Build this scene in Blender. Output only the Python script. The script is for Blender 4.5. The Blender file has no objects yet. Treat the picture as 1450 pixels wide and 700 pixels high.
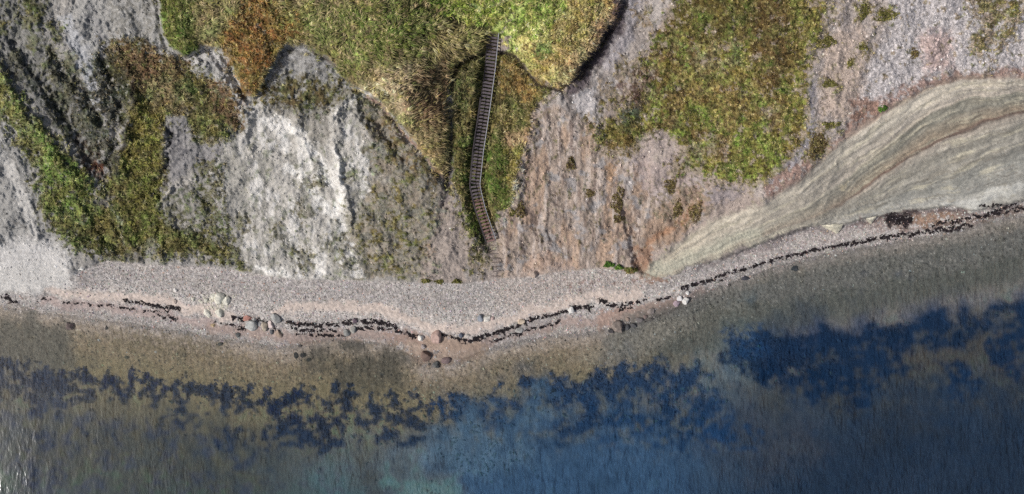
import bpy, math, random
import numpy as np
random.seed(7); RNG = np.random.default_rng(11)
sc = bpy.context.scene
COLL = sc.collection
R = math.radians

# ------------------------------------------------------------------ camera
H = 105.0                      # drone height above the water, metres
S = 1/10.5                     # metres on the sea plane per survey unit
cam_d = bpy.data.cameras.new('drone_camera'); cam = bpy.data.objects.new('drone_camera', cam_d); COLL.objects.link(cam)
cam.location = (0, 0, H); cam.rotation_euler = (0, 0, 0)
cam_d.sensor_width = 36.0
cam_d.lens = 36.0*H/(1450*S)
cam_d.clip_start = 0.5; cam_d.clip_end = 20000
sc.camera = cam

# ------------------------------------------------------------------ light
SUN_EL, SUN_AZ = 44.0, 200.0   # azimuth measured counter-clockwise from +x: the sun stands to the left, a little below
sdir = np.array([math.cos(R(SUN_EL))*math.cos(R(SUN_AZ)), math.cos(R(SUN_EL))*math.sin(R(SUN_AZ)), math.sin(R(SUN_EL))])
w = bpy.data.worlds.new('World'); sc.world = w; w.use_nodes = True
nt = w.node_tree; bg = nt.nodes['Background']
sky = nt.nodes.new('ShaderNodeTexSky'); sky.sky_type = 'NISHITA'; sky.sun_disc = False
sky.sun_elevation = R(SUN_EL)
sky.sun_rotation = math.atan2(sdir[0], sdir[1])
sky.air_density = 1.0; sky.dust_density = 5.0; sky.ozone_density = 1.0
nt.links.new(sky.outputs['Color'], bg.inputs['Color']); bg.inputs['Strength'].default_value = 0.075
sl = bpy.data.lights.new('sun', 'SUN'); sl.energy = 2.9; sl.angle = R(0.6); sl.color = (1.0, 0.975, 0.95)
so = bpy.data.objects.new('sun', sl); COLL.objects.link(so)
from mathutils import Vector
so.rotation_euler = Vector(sdir).to_track_quat('Z', 'Y').to_euler(); so.location = (-60, -20, 140)
sc.view_settings.view_transform = 'Standard'; sc.view_settings.look = 'None'
sc.view_settings.exposure = 0.0; sc.view_settings.gamma = 1.0
sc.cycles.max_bounces = 5; sc.cycles.diffuse_bounces = 2; sc.cycles.glossy_bounces = 2
sc.cycles.transparent_max_bounces = 8; sc.cycles.use_denoising = False
ALB = 1.0                     # surface colour per tone seen, under this light

# ------------------------------------------------------------------ maths helpers
def lin(c):
    c = np.asarray(c, float)/255.0
    return np.where(c <= .04045, c/12.92, ((c+.055)/1.055)**2.4)
def ss(a, b, x):
    t = np.clip((x-a)/(b-a), 0, 1); return t*t*(3-2*t)
_perm = np.random.default_rng(5).permutation(4096)
_ga = np.random.default_rng(6).random(4096)*2*np.pi
_gx, _gy = np.cos(_ga), np.sin(_ga)
def pn(x, y, seed=0):
    """gradient noise, about -0.7..0.7"""
    xi = np.floor(x).astype(np.int64); yi = np.floor(y).astype(np.int64)
    fx = x-xi; fy = y-yi
    u = fx*fx*fx*(fx*(fx*6-15)+10); v = fy*fy*fy*(fy*(fy*6-15)+10)
    def g(ix, iy, dx, dy):
        h = _perm[(_perm[(ix+seed*131) & 4095]+iy) & 4095]
        return _gx[h]*dx+_gy[h]*dy
    a = g(xi, yi, fx, fy); b = g(xi+1, yi, fx-1, fy); c = g(xi, yi+1, fx, fy-1); d = g(xi+1, yi+1, fx-1, fy-1)
    return (a+(b-a)*u)*(1-v)+(c+(d-c)*u)*v
def fbm(x, y, wl, octv=4, seed=0, gain=.5):
    s = 0; a = 1.0; f = 1.0/wl; t = 0
    for i in range(octv):
        c, q = math.cos(.6+i*1.1), math.sin(.6+i*1.1)
        s = s+a*pn((x*c-y*q)*f+i*17.3, (x*q+y*c)*f-i*9.1, seed+i); t += a*a; a *= gain; f *= 2.03
    return s/math.sqrt(t)*1.45
def ridged(x, y, wl, octv=3, seed=0):
    s = 0; a = 1.0; f = 1.0/wl; t = 0
    for i in range(octv):
        c, q = math.cos(.3+i*1.1), math.sin(.3+i*1.1)
        s = s+a*(1-2.2*np.abs(pn((x*c-y*q)*f, (x*q+y*c)*f, seed+i))); t += a; a *= .5; f *= 2.07
    return s/t

# ------------------------------------------------------------------ survey grid (units of S metres, origin 725,350, y down)
def axis(a, b, st):
    core = np.arange(a, b+st, st)
    lo, hi = [], []
    g = st*2; p = a-g
    while p > -30000: lo.append(p); g = g*1.22 if g > 12 else g+1.5; p -= g
    g = st*2; p = core[-1]+g
    while p < 30000: hi.append(p); g = g*1.22 if g > 12 else g+1.5; p += g
    return np.array(lo[::-1]+list(core)+hi)
STEP = 1.45
AX = axis(-14, 1464, STEP); AY = axis(-14, 712, STEP)
NX, NY = len(AX), len(AY)
GX, GY = np.meshgrid(AX, AY)
UX, UY = GX.ravel(), GY.ravel()            # for noise
CX = np.clip(UX, -140, 1590); CY = np.clip(UY, -120, 820)   # for layout
wx1 = fbm(UX, UY, 38, 3, 20); wy1 = fbm(UX, UY, 38, 3, 30)
wx2 = fbm(UX, UY, 9, 2, 40); wy2 = fbm(UX, UY, 9, 2, 50)
WX = CX+8*wx1+3.6*wx2; WY = CY+8*wy1+3.6*wy2          # frayed edges
SX = CX+2*wx1+1.4*wx2; SY = CY+2*wy1+1.4*wy2          # crisper edges
pat = fbm(UX, UY, 22, 4, 60, .62); patf = fbm(UX, UY, 8, 3, 70, .6)
fine = fbm(UX, UY, 3.6, 2, 80, .7)
rnd = RNG.random(UX.shape)

def seg_d(X, Y, a, b):
    ax, ay = a; bx, by = b; dx, dy = bx-ax, by-ay
    t = np.clip(((X-ax)*dx+(Y-ay)*dy)/(dx*dx+dy*dy+1e-9), 0, 1)
    return np.hypot(X-ax-t*dx, Y-ay-t*dy)
def poly_sd(X, Y, pts, pad):
    """signed distance (inside positive), -pad outside the padded box"""
    p = np.array(pts, float)
    out = np.full(X.shape, -float(pad))
    m = (X > p[:, 0].min()-pad) & (X < p[:, 0].max()+pad) & (Y > p[:, 1].min()-pad) & (Y < p[:, 1].max()+pad)
    x, y = X[m], Y[m]
    d = np.full(x.shape, 1e9); ins = np.zeros(x.shape, bool)
    n = len(p)
    for i in range(n):
        a, b = p[i], p[(i+1) % n]
        d = np.minimum(d, seg_d(x, y, a, b))
        c = ((a[1] > y) != (b[1] > y)) & (x < (b[0]-a[0])*(y-a[1])/(b[1]-a[1]+1e-12)+a[0])
        ins ^= c
    out[m] = np.where(ins, d, -d)
    return out
def line_d(X, Y, pts, pad):
    p = np.array(pts, float)
    out = np.full(X.shape, float(pad))
    m = (X > p[:, 0].min()-pad) & (X < p[:, 0].max()+pad) & (Y > p[:, 1].min()-pad) & (Y < p[:, 1].max()+pad)
    x, y = X[m], Y[m]; d = np.full(x.shape, 1e9)
    for i in range(len(p)-1): d = np.minimum(d, seg_d(x, y, p[i], p[i+1]))
    out[m] = d
    return out
def curve(pts, X):
    p = np.array(pts, float); return np.interp(X, p[:, 0], p[:, 1])

# curves
TOE = [(-300, 425), (0, 414), (60, 412), (85, 402), (112, 386), (150, 369), (200, 374), (300, 378), (350, 386), (400, 394), (440, 397), (520, 397), (600, 401), (655, 402),
       (700, 396), (750, 392), (800, 384), (850, 380), (880, 384), (905, 392), (930, 396), (962, 388), (972, 378), (998, 374), (1040, 361), (1080, 345), (1130, 328), (1150, 321), (1172, 320),
       (1200, 318), (1232, 309), (1280, 302), (1330, 295), (1345, 292), (1378, 300), (1400, 296), (1450, 285), (1700, 240)]
SHORE = [(-300, 425), (0, 432), (60, 440), (130, 452), (200, 460), (300, 476), (400, 492), (470, 478), (560, 488), (600, 516), (640, 514), (700, 492), (780, 474), (850, 470), (900, 458),
         (950, 438), (1000, 412), (1050, 394), (1100, 376), (1200, 354), (1290, 338), (1350, 328), (1400, 314), (1450, 302), (1700, 262)]
toe = curve(TOE, CX+1.5*wx2)+1.5*wy2
shore = curve(SHORE, CX)+3*wy1+1*wy2
FACE = [(912, 390), (925, 372), (960, 345), (1010, 310), (1080, 288), (1130, 258), (1165, 225), (1200, 192), (1240, 163), (1300, 131), (1360, 108), (1450, 112), (1900, 60),
        (1900, 200), (1450, 287), (1378, 300), (1340, 292), (1280, 302), (1200, 318), (1150, 321), (1080, 345), (1040, 361), (998, 374), (972, 378), (962, 388), (930, 396)]

# ------------------------------------------------------------------ heights
STAIR = [(698.5, 47, 16.3), (694, 97, 12.7), (686, 158, 10.3), (677.5, 215, 8.0), (672.5, 263, 6.2), (674.5, 273, 5.8), (680, 296, 4.9), (695.5, 342, 2.95)]
ctl = [(0, 300, 5), (0, 200, 10), (0, 100, 15), (0, 0, 19), (60, 340, 2.8), (60, 150, 13), (100, 250, 7), (100, 60, 17), (150, 0, 20), (170, 140, 12.5), (200, 200, 9.5),
       (200, 300, 4), (250, 40, 19), (262, 86, 16), (290, 66, 17), (300, 250, 7.5), (345, 130, 14), (350, 0, 21), (350, 300, 5), (400, 60, 18), (440, 70, 18), (400, 200, 9.5),
       (480, 138, 14), (480, 300, 5), (520, 137, 14.5), (450, 10, 20), (550, 60, 19), (560, 170, 12.3), (600, 215, 10.6), (600, 320, 4.5), (600, 120, 14.8), (640, 40, 16.2), (640, 275, 6.4), (632, 170, 11.9),
       (650, 160, 10.6), (655, 250, 6.5), (720, 150, 10.2), (740, 100, 12.3), (720, 280, 5.4), (790, 120, 14.4), (780, 20, 17.3), (870, 0, 17.5), (760, 60, 16.0), (735, 240, 7.2),
       (910, 30, 15.5), (850, 130, 12), (800, 180, 10), (1000, 0, 20), (1000, 100, 15), (1000, 200, 10.3), (950, 250, 7.5), (900, 200, 9), (900, 300, 4.7), (800, 260, 6), (750, 340, 3),
       (850, 345, 2.8), (1000, 285, 6.6), (1100, 100, 15.5), (1100, 200, 11.3), (1060, 265, 8.2), (1200, 0, 20), (1200, 100, 16), (1170, 190, 12), (1300, 0, 20), (1300, 110, 15.5),
       (1400, 0, 20), (1400, 90, 16.8), (1000, 312, 5.4), (1080, 285, 7.5), (1130, 255, 9.5), (1200, 192, 12), (1300, 131, 14.6), (1450, 112, 15.5),
       (1300, 220, 8.2), (1200, 260, 5.6), (1400, 200, 9.6), (1450, 250, 5.2), (1100, 315, 3.4), (1350, 260, 4.8),
       (150, -120, 25), (450, -120, 25), (780, -120, 23), (1100, -120, 25), (1400, -120, 25), (1590, -120, 24), (-140, -120, 24), (-140, 100, 15), (-140, 300, 5), (1590, 80, 16), (1590, 200, 5)]
ctl += [(a, b, z-(1.4 if b == 47 else 0)) for a, b, z in STAIR]
for x in list(range(-140, 1600, 60)):
    t = float(curve(TOE, x)); s = float(curve(SHORE, x))
    ctl += [(x, t, 1.5 if x < 950 else 1.2), (x, s, 0.0), (x, (t+s)/2, .75 if x < 950 else .6)]
for x in range(-140, 1600, 120):
    s = float(curve(SHORE, x))
    ctl += [(x, s+25, -.4), (x, s+60, -1.0), (x, s+120, -2.2), (x, s+200, -3.6), (x, 820, -6.2)]
ctl = np.array(ctl, float)
D = np.hypot(ctl[:, None, 0]-ctl[None, :, 0], ctl[:, None, 1]-ctl[None, :, 1])
A = np.zeros((len(ctl)+3,)*2); A[:len(ctl), :len(ctl)] = D
A[:len(ctl), -3] = A[-3, :len(ctl)] = 1; A[:len(ctl), -2] = A[-2, :len(ctl)] = ctl[:, 0]; A[:len(ctl), -1] = A[-1, :len(ctl)] = ctl[:, 1]
A[:len(ctl), :len(ctl)] -= np.eye(len(ctl))*3.0
co = np.linalg.lstsq(A, np.concatenate([ctl[:, 2], [0, 0, 0]]), rcond=None)[0]
def base_h(X, Y):
    z = co[-3]+co[-2]*X+co[-1]*Y
    for i in range(len(ctl)): z = z+co[i]*np.hypot(X-ctl[i, 0], Y-ctl[i, 1])
    return z
# coarse evaluation then bilinear
ex = np.arange(-145, 1600, 6.0); ey = np.arange(-125, 830, 6.0)
EX, EY = np.meshgrid(ex, ey); EZ = base_h(EX, EY)
def bil(X, Y):
    fx = np.clip((X-ex[0])/6.0, 0, len(ex)-1.001); fy = np.clip((Y-ey[0])/6.0, 0, len(ey)-1.001)
    i = fx.astype(int); j = fy.astype(int); u = fx-i; v = fy-j
    return EZ[j, i]*(1-u)*(1-v)+EZ[j, i+1]*u*(1-v)+EZ[j+1, i]*(1-u)*v+EZ[j+1, i+1]*u*v
Z = bil(CX+3*wx1, CY+3*wy1)
Z = Z+np.clip(-120-UY, 0, 400)*.05+np.where(UY > 820, -np.clip(UY-820, 0, 400)*.02, 0)
land = ss(-4, 6, toe-CY)                       # 1 above the cliff foot
PLAT = [(205, -300), (230, 40), (240, 65), (262, 80), (280, 72), (288, 66), (312, 68), (330, 95), (345, 132), (360, 138), (372, 120), (385, 90), (400, 66), (440, 66), (470, 88), (500, 122),
        (530, 137), (560, 170), (600, 215), (630, 258), (634, 200), (631, 150), (640, 95), (655, 80), (690, 74), (703, 71), (730, 76), (755, 108), (790, 126), (830, 85), (862, 38), (882, 0), (890, -300)]
sdP = poly_sd(SX, SY, PLAT, 40)
dst = line_d(CX, CY, [(a, b) for a, b, _ in STAIR], 60)
Z += (1.5*ss(-4, 3, sdP)+.6*ss(0, 30, sdP))*land*(1-.72*ss(575, 615, CX)*ss(700, 645, CX)*ss(70, 100, CY))
FB = [(925, 400), (925, -400), (1900, -400), (1900, 200), (1450, 287), (1378, 300), (1340, 292), (1280, 302), (1200, 318), (1150, 321), (1080, 345), (1040, 361), (998, 374), (972, 378), (962, 388), (940, 397)]
toe_step = ss(-1.0, 3.0, toe-CY)
Z += 2.6*ss(950, 1150, CX)*toe_step
def bump(pts, h, wd, warp=True):
    global Z
    d = line_d(WX if warp else CX, WY if warp else CY, pts, wd*2)
    Z = Z+h*.62*np.exp(-(d/wd)**2*2.2)*(1+.5*patf)
# ridges and hollows
bump([(20, 60), (60, 110), (95, 165), (125, 215), (150, 260)], -1.2, 20)
bump([(68, 70), (112, 125), (140, 175)], -.9, 13)
bump([(-10, 95), (40, 170), (90, 240), (120, 310)], 1.2, 14)
bump([(150, 90), (165, 140), (172, 190), (160, 230)], -1.2, 17)
bump([(180, 100), (190, 150), (178, 190), (168, 250)], 1.3, 9)
bump([(110, 40), (140, 90), (160, 160), (182, 200)], .4, 12)
bump([(262, 84), (300, 90), (335, 135), (352, 165), (348, 195)], .9, 10)
bump([(240, 190), (237, 230), (222, 285)], -1.4, 9)
bump([(222, 292), (245, 262), (275, 256)], .9, 5)
bump([(500, 150), (482, 160), (476, 200), (482, 260), (505, 330)], 1.0, 9)
bump([(478, 165), (488, 140), (520, 136), (540, 145)], 1.1, 7)
bump([(505, 155), (530, 170), (555, 200), (575, 230)], -1.5, 14)
bump([(430, 150), (420, 190), (440, 230), (455, 260)], .7, 10)
bump([(631, 160), (633, 200), (632, 250), (636, 290)], -1.0, 9)
bump([(770, 105), (800, 130), (835, 92), (870, 35)], -.9, 14)
bump([(745, 170), (738, 220), (728, 280)], .9, 16)
bump([(845, 135), (836, 160), (842, 190)], .6, 10)
bump([(890, 300), (898, 350), (905, 380)], -1.2, 12)
bump([(985, 270), (965, 300), (940, 330)], -.7, 10)
bump([(120, 300), (150, 330), (165, 360)], -.9, 10)
bump([(1195, 198), (1180, 240), (1165, 290)], .22, 4)
# stair bed
pts = np.array(STAIR)
zs = np.full(CX.shape, 0.0); best = np.full(CX.shape, 1e9)
m = dst < 59
for i in range(len(pts)-1):
    a, b = pts[i], pts[i+1]; dx, dy = b[0]-a[0], b[1]-a[1]
    t = np.clip(((CX[m]-a[0])*dx+(CY[m]-a[1])*dy)/(dx*dx+dy*dy), 0, 1)
    d = np.hypot(CX[m]-a[0]-t*dx, CY[m]-a[1]-t*dy)
    k = d < best[m]; bb = best[m]; bb[k] = d[k]; best[m] = bb
    zz = zs[m]; zz[k] = (a[2]+(b[2]-a[2])*t)[k]; zs[m] = zz
kk = (1-ss(8, 22, dst))*ss(44, 56, CY)
Z = Z*(1-kk)+(zs-.75)*kk
# relief noise
vegmask = np.zeros(CX.shape)
wl = ss(330, 120, CX)
rx = UX-(.50*wl-.12*ss(700, 1000, CX))*UY
inface = ss(-2, 6, poly_sd(SX, SY, FACE, 30))
bare_rill = ridged(rx, UY*.22, 17, 3, 90)
fan = ss(-12, 26, poly_sd(WX, WY, [(-300, 340), (20, 338), (60, 335), (100, 362), (108, 402), (72, 420), (0, 422), (-300, 430)], 30))
fan_soft = 1-.85*fan
Z += .25*fan*ss(430, 350, CY)
Z += land*(1-inface)*(1-kk)*fan_soft*((.26*bare_rill*ss(-.6, .5, pat)+.10*ridged(UX, UY, 14, 3, 93)+.30*ridged(rx, UY*.45, 52, 3, 94))*ss(40, 0, sdP)*ss(-3, -12, sdP)+.42*fbm(UX, UY, 34, 5, 95, .55)+.10*fbm(UX, UY, 5, 2, 97))
# strata coordinate: follows the bedding across the face, which swings from flat (right) to steep (left)
BED = [[(1450, 112), (1360, 110), (1300, 133), (1240, 165), (1200, 195), (1130, 258), (1010, 312), (915, 380)],
       [(1450, 132), (1380, 138), (1320, 160), (1260, 205), (1205, 250), (1140, 292), (1040, 335), (915, 388)],
       [(1450, 158), (1400, 172), (1340, 195), (1290, 222), (1240, 255), (1190, 292), (1080, 335), (940, 392)],
       [(1450, 205), (1400, 225), (1340, 248), (1290, 265), (1240, 285), (1190, 302), (1080, 342), (940, 396)],
       [(1450, 285), (1378, 298), (1340, 295), (1280, 302), (1200, 318), (1150, 321), (1040, 361), (915, 398)]]
ti = [0, 1, 2, 3, 4]
bx = np.clip(CX, 915, 1450)
yb = [np.interp(bx+3*wx1, [p[0] for p in c[::-1]], [p[1] for p in c[::-1]])-(CX-bx)*.2 for c in BED]
strat = np.zeros(CX.shape)
for i in range(4):
    t = np.clip((CY+3*wy1-yb[i])/np.maximum(yb[i+1]-yb[i], 2), 0, 1); strat += t
sw = strat+.10*fbm(UX*.35, UY, 60, 3, 108)
def fb1(v, k, sx, o, seed):           # layered noise, no rotation: long along the bedding
    s_ = 0; a_ = 1.0; t_ = 0
    for i in range(o): s_ = s_+a_*pn(v*k*2**i+i*5.7, UX*sx*1.6**i, seed+i); t_ += a_*a_; a_ *= .72
    return s_/math.sqrt(t_)*1.45
lam = fb1(sw, 4.5, .010, 4, 110)
lam2 = fb1(sw, 15, .022, 3, 115)*ss(-.3, .5, pat)
ph = sw*3.6+.9*fbm(UX*.4, UY*.7, 46, 4, 291); fr = ph-np.floor(ph); led = .2*np.where(fr < .88, fr/.88, (1-fr)/.12)*ss(-.3, .35, fb1(sw, 3, .02, 3, 292))
ph2 = sw*15+.4*fbm(UX, UY, 20, 3, 293); fr2 = ph2-np.floor(ph2); led += .05*np.where(fr2 < .85, fr2/.85, (1-fr2)/.15)*ss(-.1, .3, fb1(sw, 7, .03, 3, 294))
Z += inface*led
Z += inface*(.15*lam+.07*lam2+.06*fbm(UX, UY, 9, 3, 118)+.35*fbm(UX, UY, 80, 2, 119))
# beach and seabed relief
bm = (1-land)
berm = curve(TOE, CX)*.45+curve(SHORE, CX)*.55
Z += bm*(.18*np.exp(-((CY-berm)/9)**2)+.05*fbm(UX, UY, 14, 4, 120)*ss(6, 0, CY-shore)+.06*fbm(UX, UY, 5, 2, 122))
sea = ss(0, 14, CY-shore)
Z = np.where(CY > shore+1, np.minimum(Z, -.03-.012*np.clip(CY-shore, 0, 20)), Z)
Z += sea*.12*fbm(UX, UY, 12, 4, 125)*ss(0, 30, CY-shore)

# ------------------------------------------------------------------ surface tones (land colours, with some shade painted in)
COL = np.tile(lin((152, 149, 144)), (len(UX), 1))
VEG = np.zeros(len(UX)); TALL = np.zeros(len(UX)); GRAV = np.zeros(len(UX))
def put(mask, col, veg=None, tall=None, grav=None):
    global COL
    m = mask > .004; k = mask[m]
    COL[m] = COL[m]*(1-k[:, None])+lin(col)*k[:, None]
    for arr, v in ((VEG, veg), (TALL, tall), (GRAV, grav)):
        if v is not None: arr[m] = arr[m]*(1-k)+v*k
def patch(cover, n):          # mask that keeps a share 'cover' of the ground
    if cover >= 1: return 1.0
    th = (.5-cover)*1.1
    return ss(th-.12, th+.12, n)
def P(pts, col, f=5, a=1.0, cover=1, n=None, veg=None, tall=None, grav=None, crisp=False):
    X, Y = (SX, SY) if crisp else (WX, WY)
    sd = poly_sd(X, Y, pts, 30)
    if not crisp: sd = np.where(sd > -29, sd+(8*pat+14*patf+8*fine if veg and veg > .6 else 7*patf+3*fine), sd)
    put(a*ss(-f/2, f/2, sd)*patch(cover, pat if n is None else n), col, veg, tall, grav)
def L(pts, col, wd, a=1.0, f=None, cover=1, n=None, veg=None, tall=None, grav=None, crisp=False):
    X, Y = (SX, SY) if crisp else (WX, WY)
    d = line_d(X, Y, pts, wd*2+8); f = wd*.5 if f is None else f
    if not crisp: d = d-min(wd*.22, 4)*patf
    put(a*ss(wd/2+f/2, wd/2-f/2, d)*patch(cover, pat if n is None else n), col, veg, tall, grav)

# ---- left chalk slopes
xr = ss(620, 720, CX)
put(xr, (158, 146, 139))
put(np.clip(.5+pat*.9, 0, 1)*(1-xr)*.55, (118, 117, 118))
put(ss(.1, .5, patf)*(1-xr)*.45, (182, 180, 176))
P([(-300, -300), (60, -300), (70, 0), (60, 60), (110, 120), (140, 200), (110, 220), (60, 160), (20, 110), (-300, 80)], (116, 116, 114), 20, .7)
P([(-300, -300), (60, -300), (70, 0), (60, 60), (100, 120), (60, 150), (20, 110), (-300, 80)], (84, 86, 80), 12, .6, .42, patf)
P([(-300, -300), (60, -300), (70, 0), (60, 60), (100, 120), (60, 150), (20, 110), (-300, 80)], (98, 100, 66), 8, .6, .22, pat, veg=.5)
P([(-300, 100), (-10, 110), (20, 190), (45, 250), (60, 310), (95, 345), (100, 380), (60, 414), (-300, 420)], (150, 149, 146), 10)
L([(0, 215), (22, 262), (40, 300), (48, 350)], (186, 184, 180), 14, .8)
L([(0, 180), (20, 235), (45, 280), (60, 330)], (104, 103, 100), 3, .8, cover=.7, n=patf)
L([(0, 290), (25, 320), (50, 345)], (100, 98, 96), 3, .7, cover=.6, n=patf)
L([(0, 335), (18, 352)], (88, 86, 84), 3, .8); L([(5, 318), (30, 330)], (96, 96, 96), 2.5, .8)
P([(-300, 350), (20, 345), (60, 340), (100, 365), (104, 402), (70, 416), (0, 417), (-300, 425)], (202, 200, 197), 22, .95, grav=0)
# pale grey ridge between dark hollow and scrub
P([(95, -20), (210, -300), (212, 0), (232, 45), (248, 72), (262, 84), (285, 68), (312, 70), (330, 98), (345, 135), (340, 160), (300, 115), (255, 92), (230, 78), (190, 60), (155, 62), (135, 80), (150, 150), (130, 120), (105, 80)], (154, 153, 150), 8, .9)
L([(95, 30), (120, 90), (130, 130), (140, 160)], (168, 170, 174), 20, .75, 12)
L([(230, 80), (262, 86), (290, 76), (312, 84), (330, 115), (345, 150), (360, 175)], (180, 178, 176), 18, .9, 8)
L([(120, 0), (135, 40), (150, 70)], (124, 124, 126), 16, .7, 10, .6)
P([(150, -20), (205, -20), (230, 50), (200, 62), (160, 50)], (126, 124, 118), 8, .8, .5, patf)
# chalk bowl
BOWL = [(345, 135), (375, 140), (400, 155), (470, 190), (476, 150), (490, 137), (520, 137), (545, 160), (560, 200), (540, 300), (530, 400), (430, 400), (350, 390), (345, 330), (300, 260), (290, 215), (320, 205), (350, 180)]
P(BOWL, (176, 173, 167), 12)
P(BOWL, (146, 144, 137), 8, .85, .36, fbm(UX*1.0, UY*.55, 24, 4, 140, .65))
P(BOWL, (200, 198, 194), 8, .85, .30, fbm(UX*1.3, UY*.5, 26, 3, 143))
P(BOWL, (112, 116, 96), 6, .6, .16, fbm(UX, UY, 13, 4, 146, .7), veg=.25)
for st in ([(395, 170), (425, 195), (450, 225), (470, 262)], [(478, 145), (470, 180), (480, 230), (486, 262), (478, 300)], [(405, 235), (440, 260), (470, 300), (500, 350), (512, 385)],
           [(520, 137), (492, 140), (478, 152)], [(440, 350), (455, 385)], [(365, 380), (405, 388), (410, 398)]):
    L(st, (218, 216, 211), 10, .95, 7, .9, patf)
L([(350, 140), (352, 175), (345, 200)], (178, 176, 172), 18, .8)
L([(375, 170), (400, 185), (405, 210)], (218, 216, 212), 16, .8, 8)
P([(310, 215), (345, 215), (350, 300), (345, 390), (330, 340), (305, 290)], (150, 148, 142), 10, .8)
L([(403, 330), (402, 345), (406, 372)], (80, 78, 74), 2, .8); L([(362, 290), (364, 330)], (96, 94, 88), 2, .6)
for p_ in ((428, 300, 20, 26), (430, 368, 24, 30), (395, 330, 14, 12), (470, 345, 16, 14), (447, 256, 18, 12), (487, 372, 18, 20), (344, 320, 14, 20), (498, 250, 9, 12), (415, 360, 10, 14)):
    x, y, a, b = p_
    P([(x-a*.6, y-b*.4), (x, y-b*.6), (x+a*.6, y-b*.3), (x+a*.6, y+b*.4), (x, y+b*.6), (x-a*.6, y+b*.3)], (98, 98, 68), 8, .8, .7, patf, veg=.7)
# grey slump bench with scrub on it
P([(375, 150), (376, 115), (386, 92), (400, 66), (430, 67), (455, 78), (480, 105), (508, 133), (500, 140), (475, 155), (440, 160), (400, 160)], (150, 149, 147), 4, crisp=True)
P([(380, 100), (395, 72), (430, 70), (460, 90), (490, 118), (450, 115), (400, 112)], (124, 122, 118), 6, .8, .4, patf)
P([(374, 120), (420, 105), (455, 110), (490, 122), (508, 135), (478, 148), (455, 165), (420, 162), (385, 156), (368, 138)], (90, 86, 54), 5, .95, .85, patf, veg=.9)
P([(374, 135), (420, 128), (470, 140), (455, 160), (420, 160), (385, 156)], (84, 70, 52), 8, .6, .5, pat, veg=.8)
L([(440, 70), (470, 90), (500, 122)], (92, 84, 78), 5, .8, crisp=True)
P([(395, 160), (460, 158), (478, 150), (478, 205), (440, 200), (400, 168)], (128, 124, 116), 8, .6)
# slope with olive scrub left of the worn path
BRN = [(505, 145), (525, 140), (545, 152), (560, 180), (600, 218), (632, 262), (640, 300), (618, 340), (600, 396), (520, 396), (500, 340), (520, 270), (528, 220), (512, 180)]
P(BRN, (136, 126, 112), 10, .9)
P([(500, 260), (560, 235), (625, 262), (640, 320), (620, 396), (500, 396), (480, 330)], (150, 146, 136), 16, .5, .6)
P(BRN, (104, 100, 60), 6, .9, .46, fbm(UX*.75, UY*1.3, 17, 4, 150, .6), veg=.9)
P([(480, 300), (530, 290), (610, 290), (620, 396), (500, 396), (480, 350)], (108, 104, 64), 6, .8, .36, fbm(UX*.7, UY*1.5, 13, 4, 152, .6), veg=.9)
P([(545, 170), (580, 205), (628, 262), (615, 270), (560, 230), (535, 190)], (108, 96, 72), 6, .8, .8, patf, veg=.7)
P([(500, 142), (530, 140), (542, 156), (525, 152), (500, 152)], (60, 64, 42), 4, .8, veg=.8)
L([(520, 137), (540, 150), (560, 178), (600, 216), (628, 256)], (142, 118, 108), 3.5, .9, crisp=True)
L([(538, 152), (556, 180), (575, 200)], (66, 54, 46), 3, .8)
L([(505, 180), (520, 195), (540, 215)], (168, 164, 158), 9, .8, 5); L([(515, 210), (535, 205), (548, 222)], (84, 78, 48), 7, .8, veg=.8)
L([(530, 245), (545, 255)], (160, 156, 150), 14, .6, 8)
# worn gravel strip from dark soil to the beach
P([(626, 250), (640, 255), (652, 290), (662, 330), (665, 400), (590, 402), (610, 340), (620, 300)], (158, 146, 138), 8, .8)
P([(627, 158), (640, 158), (641, 200), (640, 262), (634, 290), (627, 262), (630, 200)], (86, 80, 84), 5, .95, crisp=True)
L([(640, 320), (634, 335)], (60, 56, 60), 2, .8); L([(645, 308), (640, 320)], (64, 58, 60), 2, .8)
# ---- left scrub and grass
HOLLOW = 0
P([(40, 60), (110, 80), (150, 180), (160, 240), (120, 220), (70, 140)], (92, 94, 62), 14, .7, .5, pat, veg=.8)
GL = [(-300, 60), (-10, 90), (12, 108), (30, 148), (60, 180), (90, 208), (125, 245), (150, 300), (162, 366), (140, 360), (100, 350), (72, 325), (60, 300), (50, 250), (22, 192), (-10, 150), (-300, 100)]
P(GL, (102, 108, 62), 8, .95, .9, patf, veg=1, tall=.35)
P(GL, (126, 130, 76), 8, .8, .35, pat, veg=1, tall=.35); P(GL, (78, 84, 44), 8, .8, .3, fbm(UX, UY, 12, 3, 155), veg=1)
GC = [(150, 60), (190, 62), (230, 76), (262, 90), (300, 110), (330, 138), (345, 165), (342, 178), (300, 205), (278, 206), (262, 172), (242, 165), (234, 200), (236, 250), (222, 290), (240, 312), (290, 332), (332, 352),
      (340, 385), (320, 372), (280, 362), (200, 365), (160, 372), (130, 350), (120, 300), (150, 250), (165, 220), (180, 180), (176, 130), (150, 105)]
P(GC, (100, 98, 58), 6, .97, veg=1, tall=.4)
P([(150, 60), (262, 90), (345, 165), (300, 205), (262, 172), (190, 160), (176, 130)], (66, 66, 44), 10, .8, .45, fbm(UX, UY, 15, 4, 158), veg=.9, tall=.3)
P([(150, 60), (262, 90), (345, 165), (300, 205)], (132, 126, 118), 8, .7, .14, fbm(UX, UY, 12, 4, 159), veg=.2)
P(GC, (78, 80, 46), 8, .85, .4, patf, veg=1, tall=.4); P(GC, (128, 124, 72), 8, .7, .28, fbm(UX, UY, 10, 3, 157), veg=1, tall=.4)
P([(150, 58), (200, 62), (262, 85), (275, 100), (240, 130), (180, 120), (155, 90)], (104, 84, 64), 12, .75, .75, patf, veg=.9)
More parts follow.
